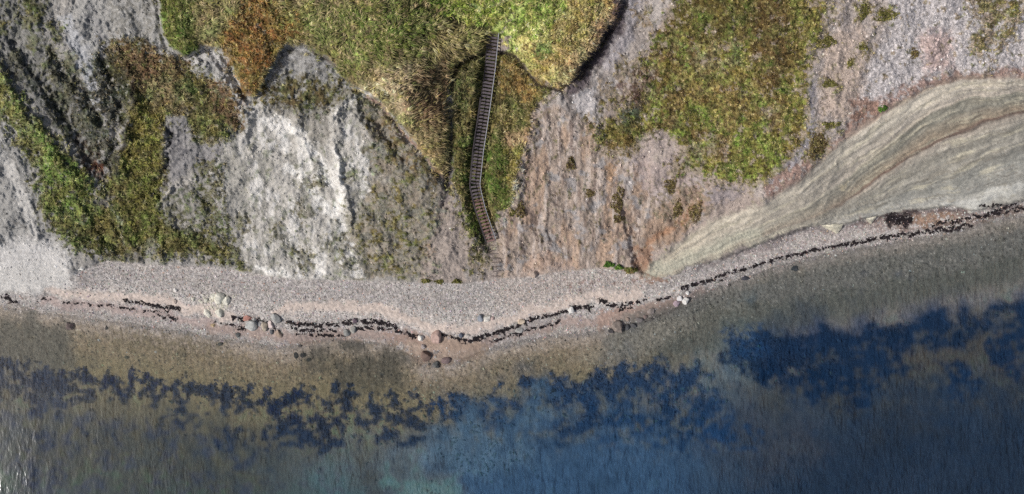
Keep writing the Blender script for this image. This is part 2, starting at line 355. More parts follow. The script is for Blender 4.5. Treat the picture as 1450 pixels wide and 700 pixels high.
P([(300, 112), (345, 140), (345, 180), (320, 175), (290, 135)], (110, 86, 68), 8, .8, .7, patf, veg=.8)
P([(185, 140), (232, 150), (230, 250), (190, 300), (175, 240)], (112, 108, 54), 12, .7, .8, veg=1)
P([(228, 92), (272, 100), (275, 135), (240, 130)], (74, 88, 48), 8, .85, .7, patf, veg=1)
DARK = (50, 53, 40)  # dark scrub colour with the shade of the hollows painted in
P([(130, 85), (165, 78), (180, 100), (188, 140), (185, 180), (150, 178), (132, 140), (128, 110)], DARK, 8, .88, .85, patf, veg=.7, tall=.4)
P([(68, 68), (100, 95), (125, 130), (155, 190), (172, 230), (165, 252), (145, 250), (110, 190), (95, 140), (70, 100)], DARK, 8, .85, .66, patf, veg=.6, tall=.4)
P([(58, 136), (85, 130), (105, 165), (98, 190), (75, 178)], DARK, 8, .85, .75, patf, veg=.6)
P([(-5, 82), (15, 78), (45, 92), (62, 125), (50, 135), (20, 110)], (68, 70, 64), 8, .75, .7, patf, veg=.4)
P([(105, 190), (122, 195), (150, 240), (145, 255), (118, 240)], (58, 44, 38), 6, .8, .8, patf, veg=.5)
P([(118, 225), (140, 228), (150, 245), (135, 252)], (96, 58, 42), 6, .7, .8, patf, veg=.6)
L([(186, 118), (190, 150), (182, 180), (172, 215), (168, 250)], (46, 46, 44), 5, .85)  # painted shade line down the ridge's right side
P([(238, 172), (262, 166), (272, 202), (310, 202), (322, 210), (300, 236), (262, 248), (240, 262), (233, 215)], (134, 132, 132), 5, .95, veg=0)
P([(235, 185), (255, 185), (262, 215), (240, 240)], (82, 82, 86), 8, .85, .6, patf)
P([(225, 292), (280, 258), (290, 250), (300, 300), (335, 360), (300, 345), (235, 318)], (130, 128, 122), 6, .9, .9, veg=0)
P([(225, 292), (280, 258), (300, 300), (335, 360), (300, 345), (235, 318)], (84, 90, 56), 6, .8, .42, patf, veg=.8)
L([(222, 293), (245, 265), (278, 254)], (172, 168, 162), 5, .9, crisp=True)
L([(236, 250), (228, 275), (222, 290)], (60, 58, 58), 5, .8)
P([(280, 232), (312, 228), (312, 260), (306, 300), (330, 338), (345, 382), (300, 362), (240, 356), (225, 318), (265, 326), (292, 308), (288, 262)], (84, 86, 50), 5, .85, .62, patf, veg=.9, tall=.3)
L([(262, 262), (270, 285), (280, 310)], (70, 68, 66), 2.5, .8)
P([(136, 276), (160, 276), (160, 290), (140, 294), (114, 318), (112, 306), (134, 300)], (118, 114, 112), 5, .8, veg=0)
L([(148, 288), (166, 300), (174, 330), (180, 366)], (140, 134, 124), 2.5, .8); L([(140, 282), (150, 286)], (60, 58, 58), 5, .7)
P([(206, 338), (222, 338), (224, 356), (210, 358)], (142, 140, 148), 5, .9, veg=0)
P([(182, 358), (200, 358), (202, 374), (186, 374)], (110, 106, 100), 5, .8, veg=0)
for p_ in ([(30, -10), (62, -10), (62, 14), (58, 34), (40, 30), (32, 15)], [(72, 36), (90, 34), (86, 50), (74, 54)], [(-5, 25), (8, 30), (5, 45), (-5, 42)]):
    P(p_, (88, 88, 46), 5, .9, .9, patf, veg=.9)
P([(34, -10), (58, -10), (56, 12), (38, 10)], (50, 52, 34), 5, .8, .8, patf, veg=.9)
# ---- upper meadow
P([(205, -300), (230, 40), (240, 65), (262, 80), (282, 70), (285, 0), (285, -300)], (98, 108, 54), 4, veg=1, tall=.5, crisp=True)
P([(255, -300), (288, -300), (276, 30), (278, 70), (262, 78)], (68, 76, 44), 8, .7, .6, patf, veg=1)
MEAD = [(278, -300), (704, -300), (704, 75), (655, 80), (640, 95), (631, 150), (634, 200), (632, 258), (600, 214), (560, 168), (530, 136), (500, 120), (470, 86), (440, 64), (400, 62), (385, 90), (372, 118), (360, 138), (345, 132), (330, 95), (312, 66), (276, 64)]
P(MEAD, (126, 116, 82), 4, veg=1, tall=1, crisp=True)
nA = fbm(UX*.9+UY*.4, UY*.9-UX*.4, 12, 3, 160, .6)
P(MEAD, (108, 112, 66), 6, .8, .36, pat, veg=1, tall=1)
P(MEAD, (166, 150, 118), 6, .7, .22, nA, veg=1, tall=1)
P(MEAD, (84, 76, 56), 6, .6, .22, fbm(UX, UY, 9, 3, 163, .6), veg=1, tall=1)
P([(275, -300), (372, -300), (372, 25), (330, 42), (302, 64), (276, 62)], (140, 138, 92), 10, .75, .8, veg=1, tall=.8)
RUST = [(312, 66), (328, 30), (350, 4), (385, -6), (425, 20), (424, 58), (398, 66), (385, 92), (372, 120), (360, 138), (345, 134), (330, 96)]
P(RUST, (132, 100, 56), 14, .85, veg=1, tall=.3); P(RUST, (96, 84, 42), 6, .8, .38, patf, veg=1, tall=.3); P(RUST, (152, 104, 64), 6, .7, .3, nA, veg=1)
P([(420, -300), (600, -300), (640, 30), (600, 60), (540, 80), (500, 120), (470, 86), (440, 60), (425, 30)], (108, 116, 62), 18, .75, .62, patf, veg=1, tall=1)
P([(545, 95), (580, 90), (585, 130), (575, 165), (540, 145), (510, 125)], (186, 168, 140), 12, .8, .85, nA, veg=1, tall=1)
P([(575, 110), (630, 90), (632, 170), (600, 200), (580, 160)], (124, 100, 78), 14, .85, .85, nA, veg=1, tall=1)
P([(590, 118), (622, 110), (625, 150), (600, 150)], (96, 80, 64), 10, .7, .6, patf, veg=1, tall=1)
P([(590, 175), (628, 200), (630, 252), (600, 214)], (146, 126, 90), 12, .75, .8, nA, veg=1, tall=1)
P([(495, 12), (600, 8), (622, 58), (560, 92), (505, 70)], (102, 118, 56), 16, .7, .8, patf, veg=1, tall=.7)
P([(375, 5), (450, 5), (480, 60), (430, 60)], (118, 126, 74), 14, .6, .7, nA, veg=1, tall=1)
# bright plateau top
TOP = [(560, -300), (800, -300), (805, 20), (775, 62), (744, 72), (725, 72), (712, 52), (690, 46), (640, 32), (600, 10)]
P(TOP, (134, 152, 66), 8, .9, veg=1, tall=.5)
P(TOP, (96, 118, 48), 8, .8, .4, patf, veg=1, tall=.5); P(TOP, (206, 204, 130), 6, .75, .22, nA, veg=1, tall=.8)
P([(625, 28), (690, 45), (688, 74), (655, 80), (640, 90), (610, 60)], (164, 152, 102), 8, .75, .65, nA, veg=1, tall=1)
L([(700, 42), (726, 22), (752, -6)], (182, 198, 118), 7, .95, 4, veg=.0, tall=.1); L([(705, 46), (732, 24), (758, -6)], (84, 112, 42), 3, .7, 2, veg=.3, tall=.1)
L([(545, -8), (575, 6), (610, 20), (650, 34), (692, 44)], (72, 74, 42), 8, .95, 3, veg=.0, tall=.1)
L([(655, 8), (690, 10), (720, -4)], (178, 190, 140), 3, .7)
LOBE = [(800, -300), (890, -300), (882, 0), (862, 38), (830, 85), (790, 126), (755, 108), (730, 76), (745, 60), (775, 50), (800, 15)]
P(LOBE, (160, 146, 92), 4, veg=1, tall=.5, crisp=True)
P(LOBE, (136, 136, 70), 6, .7, .3, pat, veg=1, tall=.5); P(LOBE, (188, 170, 122), 6, .7, .35, nA, veg=1, tall=.6)
L([(872, 5), (850, 42), (822, 80), (788, 118)], (190, 166, 126), 19, .9, 9, veg=1, tall=.6)
P([(750, 62), (775, 52), (782, 75), (760, 88)], (92, 118, 62), 7, .85, veg=1, tall=.4)
P([(712, 62), (740, 50), (768, 50), (760, 66), (730, 74)], (216, 208, 136), 7, .75, .8, nA, veg=1, tall=1)
L([(818, 60), (800, 52), (790, 56)], (90, 76, 48), 2, .7); L([(824, 30), (810, 50), (798, 58)], (104, 88, 54), 2.5, .7)
# ---- gully beside the stair
GUL = [(641, 96), (655, 84), (690, 78), (703, 76), (730, 80), (752, 110), (782, 128), (765, 142), (752, 160), (748, 190), (738, 230), (735, 260), (722, 296), (704, 300), (694, 335), (672, 330), (656, 290), (642, 262), (641, 200)]
P(GUL, (104, 100, 60), 5, veg=1, tall=.6, crisp=True)
P(GUL, (74, 74, 46), 6, .8, .4, patf, veg=1, tall=.6); P(GUL, (136, 124, 82), 6, .7, .25, nA, veg=1, tall=.6)
P([(642, 90), (690, 78), (685, 130), (670, 170), (642, 150)], (88, 92, 58), 10, .7, .7, patf, veg=1, tall=.7)
P([(648, 200), (668, 190), (668, 262), (662, 290), (652, 250)], (84, 102, 50), 8, .8, .8, patf, veg=1, tall=.5)
P([(700, 200), (716, 205), (722, 260), (720, 294), (702, 298), (690, 280), (685, 250)], (80, 98, 42), 8, .9, .9, patf, veg=1, tall=.5)
P([(708, 90), (735, 85), (778, 125), (750, 150), (730, 130), (708, 130)], (134, 110, 66), 10, .8, .8, nA, veg=.9, tall=.3)
P([(716, 195), (745, 175), (745, 205), (725, 225), (722, 240)], (168, 140, 112), 10, .75, veg=.25)
P([(722, 215), (745, 212), (738, 258), (726, 270)], (124, 118, 60), 8, .8, veg=1)
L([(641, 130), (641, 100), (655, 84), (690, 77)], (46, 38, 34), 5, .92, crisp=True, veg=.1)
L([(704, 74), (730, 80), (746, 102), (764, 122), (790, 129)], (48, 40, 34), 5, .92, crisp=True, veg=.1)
L([(715, 118), (730, 135), (742, 158)], (74, 58, 44), 3, .6)
P([(655, 285), (690, 295), (696, 345), (690, 360), (683, 388), (668, 384), (660, 350), (652, 325)], (84, 82, 54), 5, .95, .85, patf, veg=.9, tall=.4)
P([(660, 292), (685, 300), (684, 330), (662, 335)], (106, 122, 56), 8, .7, .7, patf, veg=1, tall=.4)
L([(688, 335), (690, 355)], (50, 60, 40), 6, .9, veg=1)
# ---- right: bare gully and slope
R1 = [(880, -300), (975, -300), (958, 0), (930, 50), (905, 95), (885, 130), (860, 155), (845, 190), (835, 215), (760, 240), (738, 240), (752, 160), (790, 130), (835, 90), (870, 35)]
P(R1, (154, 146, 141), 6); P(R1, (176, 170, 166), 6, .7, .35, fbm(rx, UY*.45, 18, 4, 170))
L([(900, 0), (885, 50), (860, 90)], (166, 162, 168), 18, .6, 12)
L([(880, 8), (862, 50), (838, 88), (808, 128)], (82, 74, 80), 22, .9, 11)  # painted cast shadow beside the plateau's right edge
L([(866, 42), (842, 80), (815, 112)], (50, 44, 48), 10, .85, 6, crisp=True)  # darker core of that painted shadow
P([(845, 120), (825, 130), (808, 140), (830, 175), (845, 150)], (186, 182, 182), 6, .9); L([(808, 140), (812, 160), (822, 180)], (100, 94, 92), 5, .7)
R2 = [(752, 160), (790, 150), (850, 190), (900, 222), (950, 240), (1010, 262), (1060, 275), (1000, 310), (930, 360), (905, 392), (850, 382), (790, 388), (700, 398), (697, 330), (722, 296), (738, 240)]
P(R2, (160, 146, 135), 8)
nr = fbm(rx, UY*.16, 11, 4, 175, .6)
P(R2, (186, 174, 166), 6, .8, .34, nr); P(R2, (172, 146, 124), 8, .6, .30, fbm(rx, UY*.3, 30, 3, 177))
P(R2, (118, 104, 98), 4, .8, .17, fbm(rx, UY*.2, 9, 4, 179, .7)); P(R2, (146, 148, 152), 6, .6, .2, fbm(UX, UY, 22, 3, 181))
P(R2, (98, 92, 66), 4, .8, .07, fbm(UX, UY*.6, 9, 3, 183, .7), veg=.7)
P([(880, 200), (940, 180), (960, 215), (950, 245), (1000, 258), (990, 285), (930, 290), (895, 240)], (164, 152, 150), 8, .7)
P([(1010, 255), (1060, 270), (1040, 288), (1005, 300), (985, 280)], (146, 138, 140), 8, .8)
for st in ([(778, 180), (774, 220), (779, 290), (778, 355)], [(760, 210), (748, 260), (742, 320)], [(760, 300), (762, 345)], [(905, 300), (898, 330), (902, 372)], [(790, 180), (796, 210)], [(876, 300), (884, 270), (886, 240)]):
    L(st, (92, 80, 76), 2.6, .75, cover=.75, n=patf)
for st in ([(836, 260), (838, 290), (845, 320)], [(868, 230), (862, 260)], [(835, 295), (840, 305)]): L(st, (100, 92, 84), 5, .6, cover=.7, n=patf)
P([(858, 235), (872, 232), (870, 262), (856, 264)], (180, 148, 118), 6, .7)
P([(745, 365), (790, 362), (830, 382), (790, 390), (740, 392)], (176, 150, 132), 10, .6)
rl = ridged(rx+4*wx1, UY*.16, 13, 2, 290)
put(ss(.72, .9, rl)*ss(-.1, .4, pat)*ss(200, 260, CY)*ss(700, 720, CX)*ss(930, 900, CX)*.55*(1-VEG)*ss(3, 10, toe-CY), (108, 94, 86))
# rust stained foot
P([(960, 268), (990, 262), (1010, 292), (985, 312), (955, 345), (915, 352), (908, 322), (935, 290)], (152, 130, 112), 8, .8)
P([(925, 258), (1000, 262), (1012, 292), (960, 330), (930, 310)], (96, 88, 66), 6, .8, .42, patf, veg=.6)
L([(990, 285), (975, 300), (962, 318)], (166, 124, 96), 7, .55, 6); L([(950, 325), (928, 335), (915, 350)], (160, 120, 92), 8, .6, 7)
P([(905, 350), (925, 352), (930, 372), (910, 388), (895, 378)], (148, 118, 98), 6, .8)
# ---- big green patch on the right
BG = [(960, -300), (1165, -300), (1162, 0), (1172, 55), (1150, 75), (1140, 110), (1146, 178), (1112, 232), (1090, 255), (1062, 272), (1040, 262), (1012, 256), (990, 246), (950, 244), (948, 228), (965, 222), (948, 196),
      (930, 188), (905, 205), (898, 222), (862, 218), (840, 206), (836, 178), (862, 158), (888, 128), (905, 92), (930, 50), (958, 0)]
P(BG, (108, 98, 58), 6, .97, veg=1, tall=.25)
pat2 = fbm(UX, UY, 46, 5, 260, .6)
P(BG, (88, 74, 50), 5, .7, .34, patf, veg=1, tall=.25)
P(BG, (84, 72, 48), 8, .6, .33, pat2, veg=1, tall=.25); P(BG, (122, 128, 58), 8, .6, .33, -pat2, veg=1)
P(BG, (118, 122, 58), 5, .6, .3, fbm(UX, UY, 15, 4, 190, .65), veg=1, tall=.25)
P(BG, (88, 108, 46), 5, .7, .28, fbm(UX, UY, 20, 4, 193, .6), veg=1, tall=.25)
P(BG, (140, 130, 92), 5, .6, .16, nA, veg=.9)
P([(1120, -300), (1190, -300), (1175, 60), (1150, 80), (1150, 190), (1110, 240), (1070, 275), (1062, 240), (1110, 180), (1115, 60)], (122, 124, 64), 14, .6, .75, patf, veg=1)
P([(1080, -20), (1118, -20), (1130, 60), (1100, 110), (1070, 60)], (84, 62, 50), 14, .6, .7, patf, veg=1)
P([(870, 160), (905, 140), (915, 165), (880, 180)], (78, 80, 80), 8, .75, .7, patf, veg=.8)
P([(895, 100), (925, 110), (905, 140), (870, 152), (860, 140)], (104, 86, 82), 8, .8, .7, patf, veg=.5)
P([(905, 195), (940, 188), (955, 212), (935, 235), (905, 225)], (168, 156, 150), 6, .8, veg=.1)
P([(985, 205), (1020, 195), (1030, 218), (1000, 230), (975, 224)], (138, 128, 110), 8, .6, .6, patf, veg=.4)
for p_ in ([(902, 15), (918, 14), (918, 32), (906, 40)], [(872, 75), (884, 75), (888, 112), (872, 116)], [(852, 120), (866, 118), (880, 132), (862, 136)], [(855, 132), (872, 134), (866, 144), (852, 142)]):
    P(p_, (110, 98, 62), 5, .85, .8, patf, veg=.8)
L([(905, 200), (925, 196), (945, 182), (960, 176)], (52, 46, 34), 2.5, .75, cover=.75, n=patf); L([(985, 193), (1010, 198), (1040, 200)], (70, 60, 44), 2.5, .6, cover=.6, n=patf)
L([(948, 246), (985, 252), (1010, 262), (1050, 276)], (60, 56, 42), 3, .6, cover=.7, n=patf)
# ---- right gravel slope
R3 = [(1162, -300), (1700, -300), (1700, 80), (1450, 108), (1360, 104), (1300, 125), (1240, 160), (1200, 186), (1165, 222), (1130, 256), (1080, 286), (1062, 272), (1112, 232), (1148, 180), (1140, 110), (1172, 55)]
sd3 = poly_sd(WX, WY, R3, 30); m3 = ss(-3, 3, sd3)
put(m3, (164, 155, 150), 0, 0, .6)
P([(1250, -300), (1700, -300), (1700, 80), (1450, 106), (1350, 104), (1250, 150), (1215, 150), (1230, 90), (1262, 40)], (178, 174, 175), 20, .85, grav=.9)
P([(1300, 45), (1345, 50), (1350, 95), (1310, 100)], (176, 154, 148), 18, .75)
P([(1165, 60), (1220, 30), (1230, 110), (1210, 170), (1165, 160)], (172, 156, 144), 16, .7)
L([(1150, 120), (1146, 190), (1120, 235), (1090, 265)], (136, 134, 142), 12, .75, 8); L([(1190, 20), (1210, 60), (1205, 100)], (140, 132, 130), 12, .5, 8)
P(R3, (104, 98, 62), 4, .8, .05, fbm(UX, UY, 11, 3, 197, .7), veg=.7)
P([(1080, 255), (1180, 200), (1240, 140), (1330, 105), (1500, 95), (1500, 112), (1360, 112), (1300, 134), (1240, 168), (1200, 196), (1130, 262), (1082, 290)], (138, 112, 102), 8, .8, .75, patf)
P([(1205, 140), (1262, 150), (1262, 165), (1235, 170), (1210, 182)], (142, 116, 104), 8, .85, .8, patf)
for p_ in ([(1380, -300), (1450, -300), (1440, 10), (1425, 35), (1402, 60), (1390, 86), (1376, 84), (1368, 66), (1374, 50), (1386, 40), (1376, 20)], [(1428, -20), (1452, -20), (1446, 30), (1420, 70), (1404, 98), (1398, 104), (1404, 86), (1418, 50)],
           [(1158, 170), (1174, 190), (1172, 222), (1156, 230), (1140, 218), (1146, 200)], [(1162, 48), (1174, 52), (1172, 68), (1160, 72)], [(1160, 118), (1182, 112), (1180, 124), (1164, 126)],
           [(1220, 0), (1232, 4), (1236, 22), (1224, 20)], [(1244, 22), (1262, 12), (1272, 18), (1252, 30), (1240, 36)], [(1210, 8), (1216, 6), (1220, 26), (1210, 26)], [(1170, 6), (1182, 4), (1180, 22), (1172, 24)],
           [(1214, 64), (1228, 62), (1226, 72), (1214, 74)], [(1206, 80), (1212, 80), (1210, 94), (1204, 94)], [(1160, 176), (1192, 172), (1190, 182), (1162, 182)]):
    P(p_, (104, 100, 56), 5, .9, .85, patf, veg=.9, tall=.3)
L([(1420, 0), (1428, 30), (1412, 62)], (140, 128, 108), 2.5, .7)
# zones inside the scrub patches
P([(955, -40), (1085, -40), (1080, 50), (1000, 60), (950, 40)], (88, 84, 46), 14, .8, .8, patf)
P([(1078, -30), (1150, -20), (1148, 60), (1125, 120), (1085, 130), (1060, 70)], (94, 82, 50), 14, .8, .85, patf)
P([(975, 60), (1045, 60), (1050, 100), (990, 105)], (124, 122, 88), 14, .75, .7, nA)
P([(940, 100), (1060, 100), (1110, 140), (1060, 180), (960, 160)], (122, 112, 66), 16, .7, .8, patf)
P([(1040, 185), (1110, 190), (1110, 240), (1065, 270), (1030, 240)], (108, 118, 54), 12, .55, .85, patf)
P([(965, 150), (1000, 150), (1010, 185), (960, 190)], (92, 106, 46), 10, .6, .8, patf)
P([(842, 170), (900, 168), (905, 195), (845, 205)], (96, 98, 50), 10, .7, .8, patf)
P([(850, 195), (905, 190), (905, 220), (860, 220)], (112, 100, 60), 8, .7, .8, patf)
P([(1080, 150), (1112, 146), (1112, 180), (1085, 186)], (128, 118, 100), 10, .6, .7, patf)
P([(895, 92), (930, 92), (925, 135), (900, 150), (885, 130)], (96, 78, 66), 8, .7, .8, patf)
P([(1112, -20), (1160, -20), (1172, 60), (1150, 85), (1118, 70)], (124, 120, 66), 10, .6, .7, patf)
P([(1116, 100), (1146, 100), (1146, 190), (1110, 230), (1100, 180)], (116, 112, 58), 10, .6, .75, patf)
P([(175, 72), (235, 78), (262, 100), (240, 140), (190, 130)], (124, 98, 76), 12, .6, .7, patf)
P([(200, 120), (262, 110), (262, 165), (215, 160)], (128, 116, 88), 12, .6, .7, nA)
P([(180, 150), (228, 160), (226, 240), (190, 250)], (112, 110, 56), 10, .6, .9)
P([(175, 255), (230, 250), (232, 350), (180, 360)], (98, 102, 50), 12, .7, .8, patf)
P([(50, 190), (90, 215), (120, 250), (145, 300), (120, 320), (70, 270)], (104, 120, 60), 12, .7, .85, patf)
P([(75, 320), (130, 330), (165, 370), (110, 352)], (76, 80, 48), 8, .7, .8, patf)
COL *= (1+.07*ss(620, 560, CX)*(1-VEG))[:, None]
# mottling inside all low scrub: dark gaps and pale tips
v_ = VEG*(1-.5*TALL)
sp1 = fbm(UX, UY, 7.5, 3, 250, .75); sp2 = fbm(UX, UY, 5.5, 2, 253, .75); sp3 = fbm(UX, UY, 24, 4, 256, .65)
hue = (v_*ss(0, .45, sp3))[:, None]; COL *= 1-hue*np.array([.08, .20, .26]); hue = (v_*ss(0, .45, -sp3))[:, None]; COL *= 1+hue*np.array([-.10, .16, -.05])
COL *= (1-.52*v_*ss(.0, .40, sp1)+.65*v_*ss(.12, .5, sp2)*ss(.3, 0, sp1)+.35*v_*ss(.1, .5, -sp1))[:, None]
put(v_*ss(.42, .6, sp2)*.5, (176, 170, 124))
t_ = TALL*VEG
COL *= (1+.14*t_)[:, None]
COL *= (1-.22*t_*ss(.1, .5, nA)+.22*t_*ss(.1, .5, -nA))[:, None]
# ---- bedded cliff face
FACE2 = FACE[:13]+[(1900, 215), (1450, 299), (1378, 312), (1340, 304), (1280, 314), (1200, 330), (1150, 333), (1080, 357), (1040, 373), (998, 386), (962, 400), (925, 402)]
fm = ss(-5, 6, poly_sd(SX, SY, FACE2, 30)+5*patf)*ss(-1, 1, toe-CY)
khaki = lin((176, 164, 138)); tones = [(0.0, (156, 134, 120)), (.12, (170, 163, 150)), (.4, (176, 169, 155)), (.6, (160, 153, 142)), (.95, (162, 153, 141)), (1.02, (128, 126, 114)), (1.35, (124, 122, 112)), (1.85, (146, 130, 110)), (1.93, (122, 100, 88)), (2.0, (116, 96, 86)), (2.06, (162, 152, 140)),
         (2.3, (158, 153, 142)), (2.45, (136, 133, 124)), (2.6, (150, 147, 137)), (2.9, (150, 147, 138)), (3.05, (134, 133, 126)), (3.2, (148, 148, 141)), (3.6, (154, 154, 148)), (3.8, (164, 164, 158)), (4.0, (160, 158, 150))]
tv = [t[0] for t in tones]; tc = np.array([lin(t[1]) for t in tones])
fc = np.stack([np.interp(strat+.05*lam, tv, tc[:, i]) for i in range(3)], 1)
soft = ss(1080, 960, CX)[:, None]
fc = fc*(1-soft)+lin((172, 162, 142))*soft
midt = ss(1250, 1120, CX)[:, None]*.6
fc = fc*(1-midt)+lin((164, 157, 143))*midt
fc = fc*(1+.11*lam[:, None]+.08*lam2[:, None]+.07*patf[:, None]+.05*fb1(sw, 42, .05, 2, 119)[:, None]+.09*pat[:, None])
fc = fc*(1.12+.20*ss(2.0, 1.2, strat))[:, None]*np.array([1.0, .99, .965])
fc = fc*.74+fc.mean(1, keepdims=True)*np.array([1.02, 1.0, .95])*.26
COL = COL*(1-fm[:, None])+fc*fm[:, None]
for arr in (VEG, TALL, GRAV): arr *= (1-fm)
put(fm*ss(.30, .36, lam)*ss(.46, .38, lam)*.45, (112, 100, 88)); put(fm*ss(.72, .9, fb1(sw, 6, .015, 3, 201)+.45)*.5, (196, 190, 168)); put(fm*ss(.25, .45, fb1(sw, 5, .010, 3, 205))*.35, (122, 116, 104))
L([(1450, 262), (1415, 275), (1385, 290), (1340, 291)], (196, 196, 190), 13, .8, 8)
L([(1195, 198), (1182, 238), (1166, 290)], (178, 172, 158), 4, .5, 4); P([(1194, 258), (1204, 258), (1202, 268), (1194, 268)], (186, 176, 152), 3, .8)
L([(915, 388), (960, 372), (1010, 352), (1070, 330)], (172, 174, 158), 16, .55, 14)
# ---- beach
bmask = ss(1, -1, toe-CY)*ss(2, -2, CY-shore)
put(ss(1.5, -1.5, toe-CY), (168, 163, 160), 0, 0, 1)
mid0 = fbm(UX*.5, UY*1.6, 22, 4, 330, .65)
b1 = ss(1.5, -1.5, toe-CY)
put(b1*ss(0, .5, pat)*.4, (148, 142, 140)); put(b1*ss(.1, .5, fbm(UX*.4, UY, 14, 3, 210))*.4, (176, 168, 160))
tb = (CY-toe)/np.maximum(shore-toe, 8)
put(b1*np.exp(-((tb-.50)/.12)**2)*.45, (196, 191, 185)); put(b1*np.exp(-((tb-.22)/.14)**2)*.35, (148, 144, 141)); put(b1*ss(.25, .55, mid0)*.35, (150, 140, 134))
P([(700, 392), (860, 378), (935, 395), (930, 405), (860, 420), (740, 440), (700, 430)], (172, 162, 155), 16, .6)
P([(790, 395), (900, 388), (955, 400), (900, 410), (800, 412)], (120, 92, 84), 6, .6, .18, patf)
P([(902, 386), (925, 388), (945, 398), (925, 404)], (140, 114, 98), 6, .7, .8, patf, grav=0)
P([(-300, 418), (90, 414), (104, 400), (98, 382), (80, 376), (-300, 380)], (202, 200, 196), 20, .9, grav=0)
SAND = (200, 186, 176)
L([(70, 413), (140, 420), (200, 423), (280, 436), (330, 447)], SAND, 13, .85, 8, grav=0)
L([(60, 430), (140, 434), (230, 446), (300, 458)], (168, 152, 147), 12, .8, 8, grav=0)
L([(395, 441), (440, 433), (500, 434), (545, 440), (580, 455), (610, 462), (650, 466), (700, 457), (760, 440), (830, 424), (900, 418)], SAND, 13, .9, 9, grav=0)
L([(300, 466), (360, 470), (420, 480), (470, 476), (540, 474), (600, 484), (650, 490), (700, 480), (780, 462), (850, 452), (920, 440), (960, 425), (990, 412)], (158, 140, 132), 16, .8, 10, grav=.1)
P([(575, 478), (680, 478), (690, 500), (660, 520), (590, 520), (570, 495)], (160, 140, 124), 10, .8, grav=0)
P([(540, 470), (600, 474), (600, 490), (560, 486)], (152, 132, 122), 6, .8, grav=.1)
L([(710, 478), (745, 466), (800, 450)], (150, 146, 144), 10, .7, grav=.7)
P([(850, 440), (900, 430), (960, 420), (970, 435), (930, 455), (890, 462), (850, 465)], (164, 140, 128), 8, .75, grav=0)
P([(1210, 318), (1250, 308), (1290, 306), (1340, 297), (1380, 304), (1450, 290), (1700, 260), (1700, 275), (1450, 302), (1380, 314), (1320, 322), (1270, 325)], (134, 114, 104), 6, .75, .8, patf, grav=.5)
P([(1280, 306), (1340, 299), (1352, 310), (1300, 318)], (142, 114, 92), 6, .6, .7, patf)
P([(1254, 306), (1292, 305), (1292, 318), (1256, 322)], (38, 34, 38), 5, .9, .85, patf, grav=0)
L([(985, 376), (1000, 374), (1040, 361), (1090, 345), (1130, 329), (1155, 323), (1170, 324)], (112, 104, 104), 8, .7, 5, grav=.5)
L([(1200, 322), (1230, 312), (1290, 304), (1335, 297), (1350, 297), (1375, 303), (1400, 299), (1440, 290)], (96, 84, 84), 5, .8, 3, grav=.3)  # shade beneath the undercut, painted as a dark strip on the rubble
for st in ([(1040, 365), (1090, 348), (1150, 330), (1200, 325), (1250, 318)], [(980, 398), (1040, 378), (1100, 358), (1200, 334)]): L(st, (160, 150, 148), 9, .5, 6, grav=1)
# strandline stains under the wrack
WRACK = [([(2, 420), (14, 424), (25, 430)], 5, 40), ([(60, 423), (76, 426)], 3, 14), ([(85, 428), (130, 431), (160, 434)], 2.5, 26), ([(176, 424), (195, 429), (214, 432)], 4, 50), ([(212, 431), (235, 435), (258, 437)], 5, 80), ([(225, 446), (238, 450), (250, 454)], 5, 36),
         ([(150, 434), (200, 440), (240, 442)], 2.5, 24), ([(300, 455), (320, 459), (340, 462)], 3, 26), ([(328, 448), (346, 452)], 5, 40), ([(335, 464), (348, 466)], 4, 26), ([(364, 450), (376, 456)], 4, 22), ([(385, 462), (395, 470)], 3, 14),
         ([(406, 456), (430, 459), (455, 460), (480, 461)], 4.5, 120), ([(412, 465), (430, 468), (450, 467), (478, 468)], 3.5, 60), ([(420, 472), (460, 476), (490, 474)], 2.5, 44), ([(486, 458), (505, 455), (530, 455), (556, 460), (562, 466)], 6, 190), ([(500, 466), (530, 464), (556, 468)], 4, 70),
         ([(560, 468), (575, 472), (592, 477)], 4.5, 46), ([(625, 474), (645, 478), (655, 482)], 3.5, 26), ([(655, 485), (680, 478), (705, 470), (730, 462), (760, 450), (775, 446)], 5.5, 260), ([(695, 484), (715, 478), (745, 468), (772, 462), (790, 456), (794, 452)], 3.5, 90),
         ([(775, 447), (800, 441), (812, 437)], 4.5, 60), ([(814, 436), (830, 434), (840, 436)], 5, 60), ([(848, 426), (862, 429)], 4, 26), ([(858, 432), (880, 433), (900, 428), (915, 424)], 4.5, 90), ([(875, 440), (895, 434)], 3, 24), ([(930, 424), (950, 420)], 3.5, 30),
         ([(965, 408), (990, 401), (1010, 396), (1030, 388)], 4.5, 130), ([(1020, 398), (1028, 392)], 3, 14), ([(1030, 387), (1060, 380), (1085, 371), (1120, 361), (1160, 352), (1200, 346)], 3.5, 260), ([(1200, 346), (1240, 338), (1290, 331), (1330, 324)], 5, 260), ([(1330, 324), (1345, 326), (1365, 318), (1378, 320)], 6, 110),
         ([(1318, 318), (1350, 314), (1380, 308), (1404, 302), (1425, 294), (1455, 292)], 5.5, 200), ([(1400, 306), (1430, 300), (1455, 294)], 4, 70), ([(1256, 309), (1275, 312), (1291, 310)], 11, 220), ([(1150, 352), (1160, 356)], 2.5, 10), ([(1385, 292), (1420, 290), (1445, 287)], 4, 40)]
for st, wd, n in WRACK: L(st, (92, 80, 78), wd*.9, .35, 3, .6, patf, grav=.3)
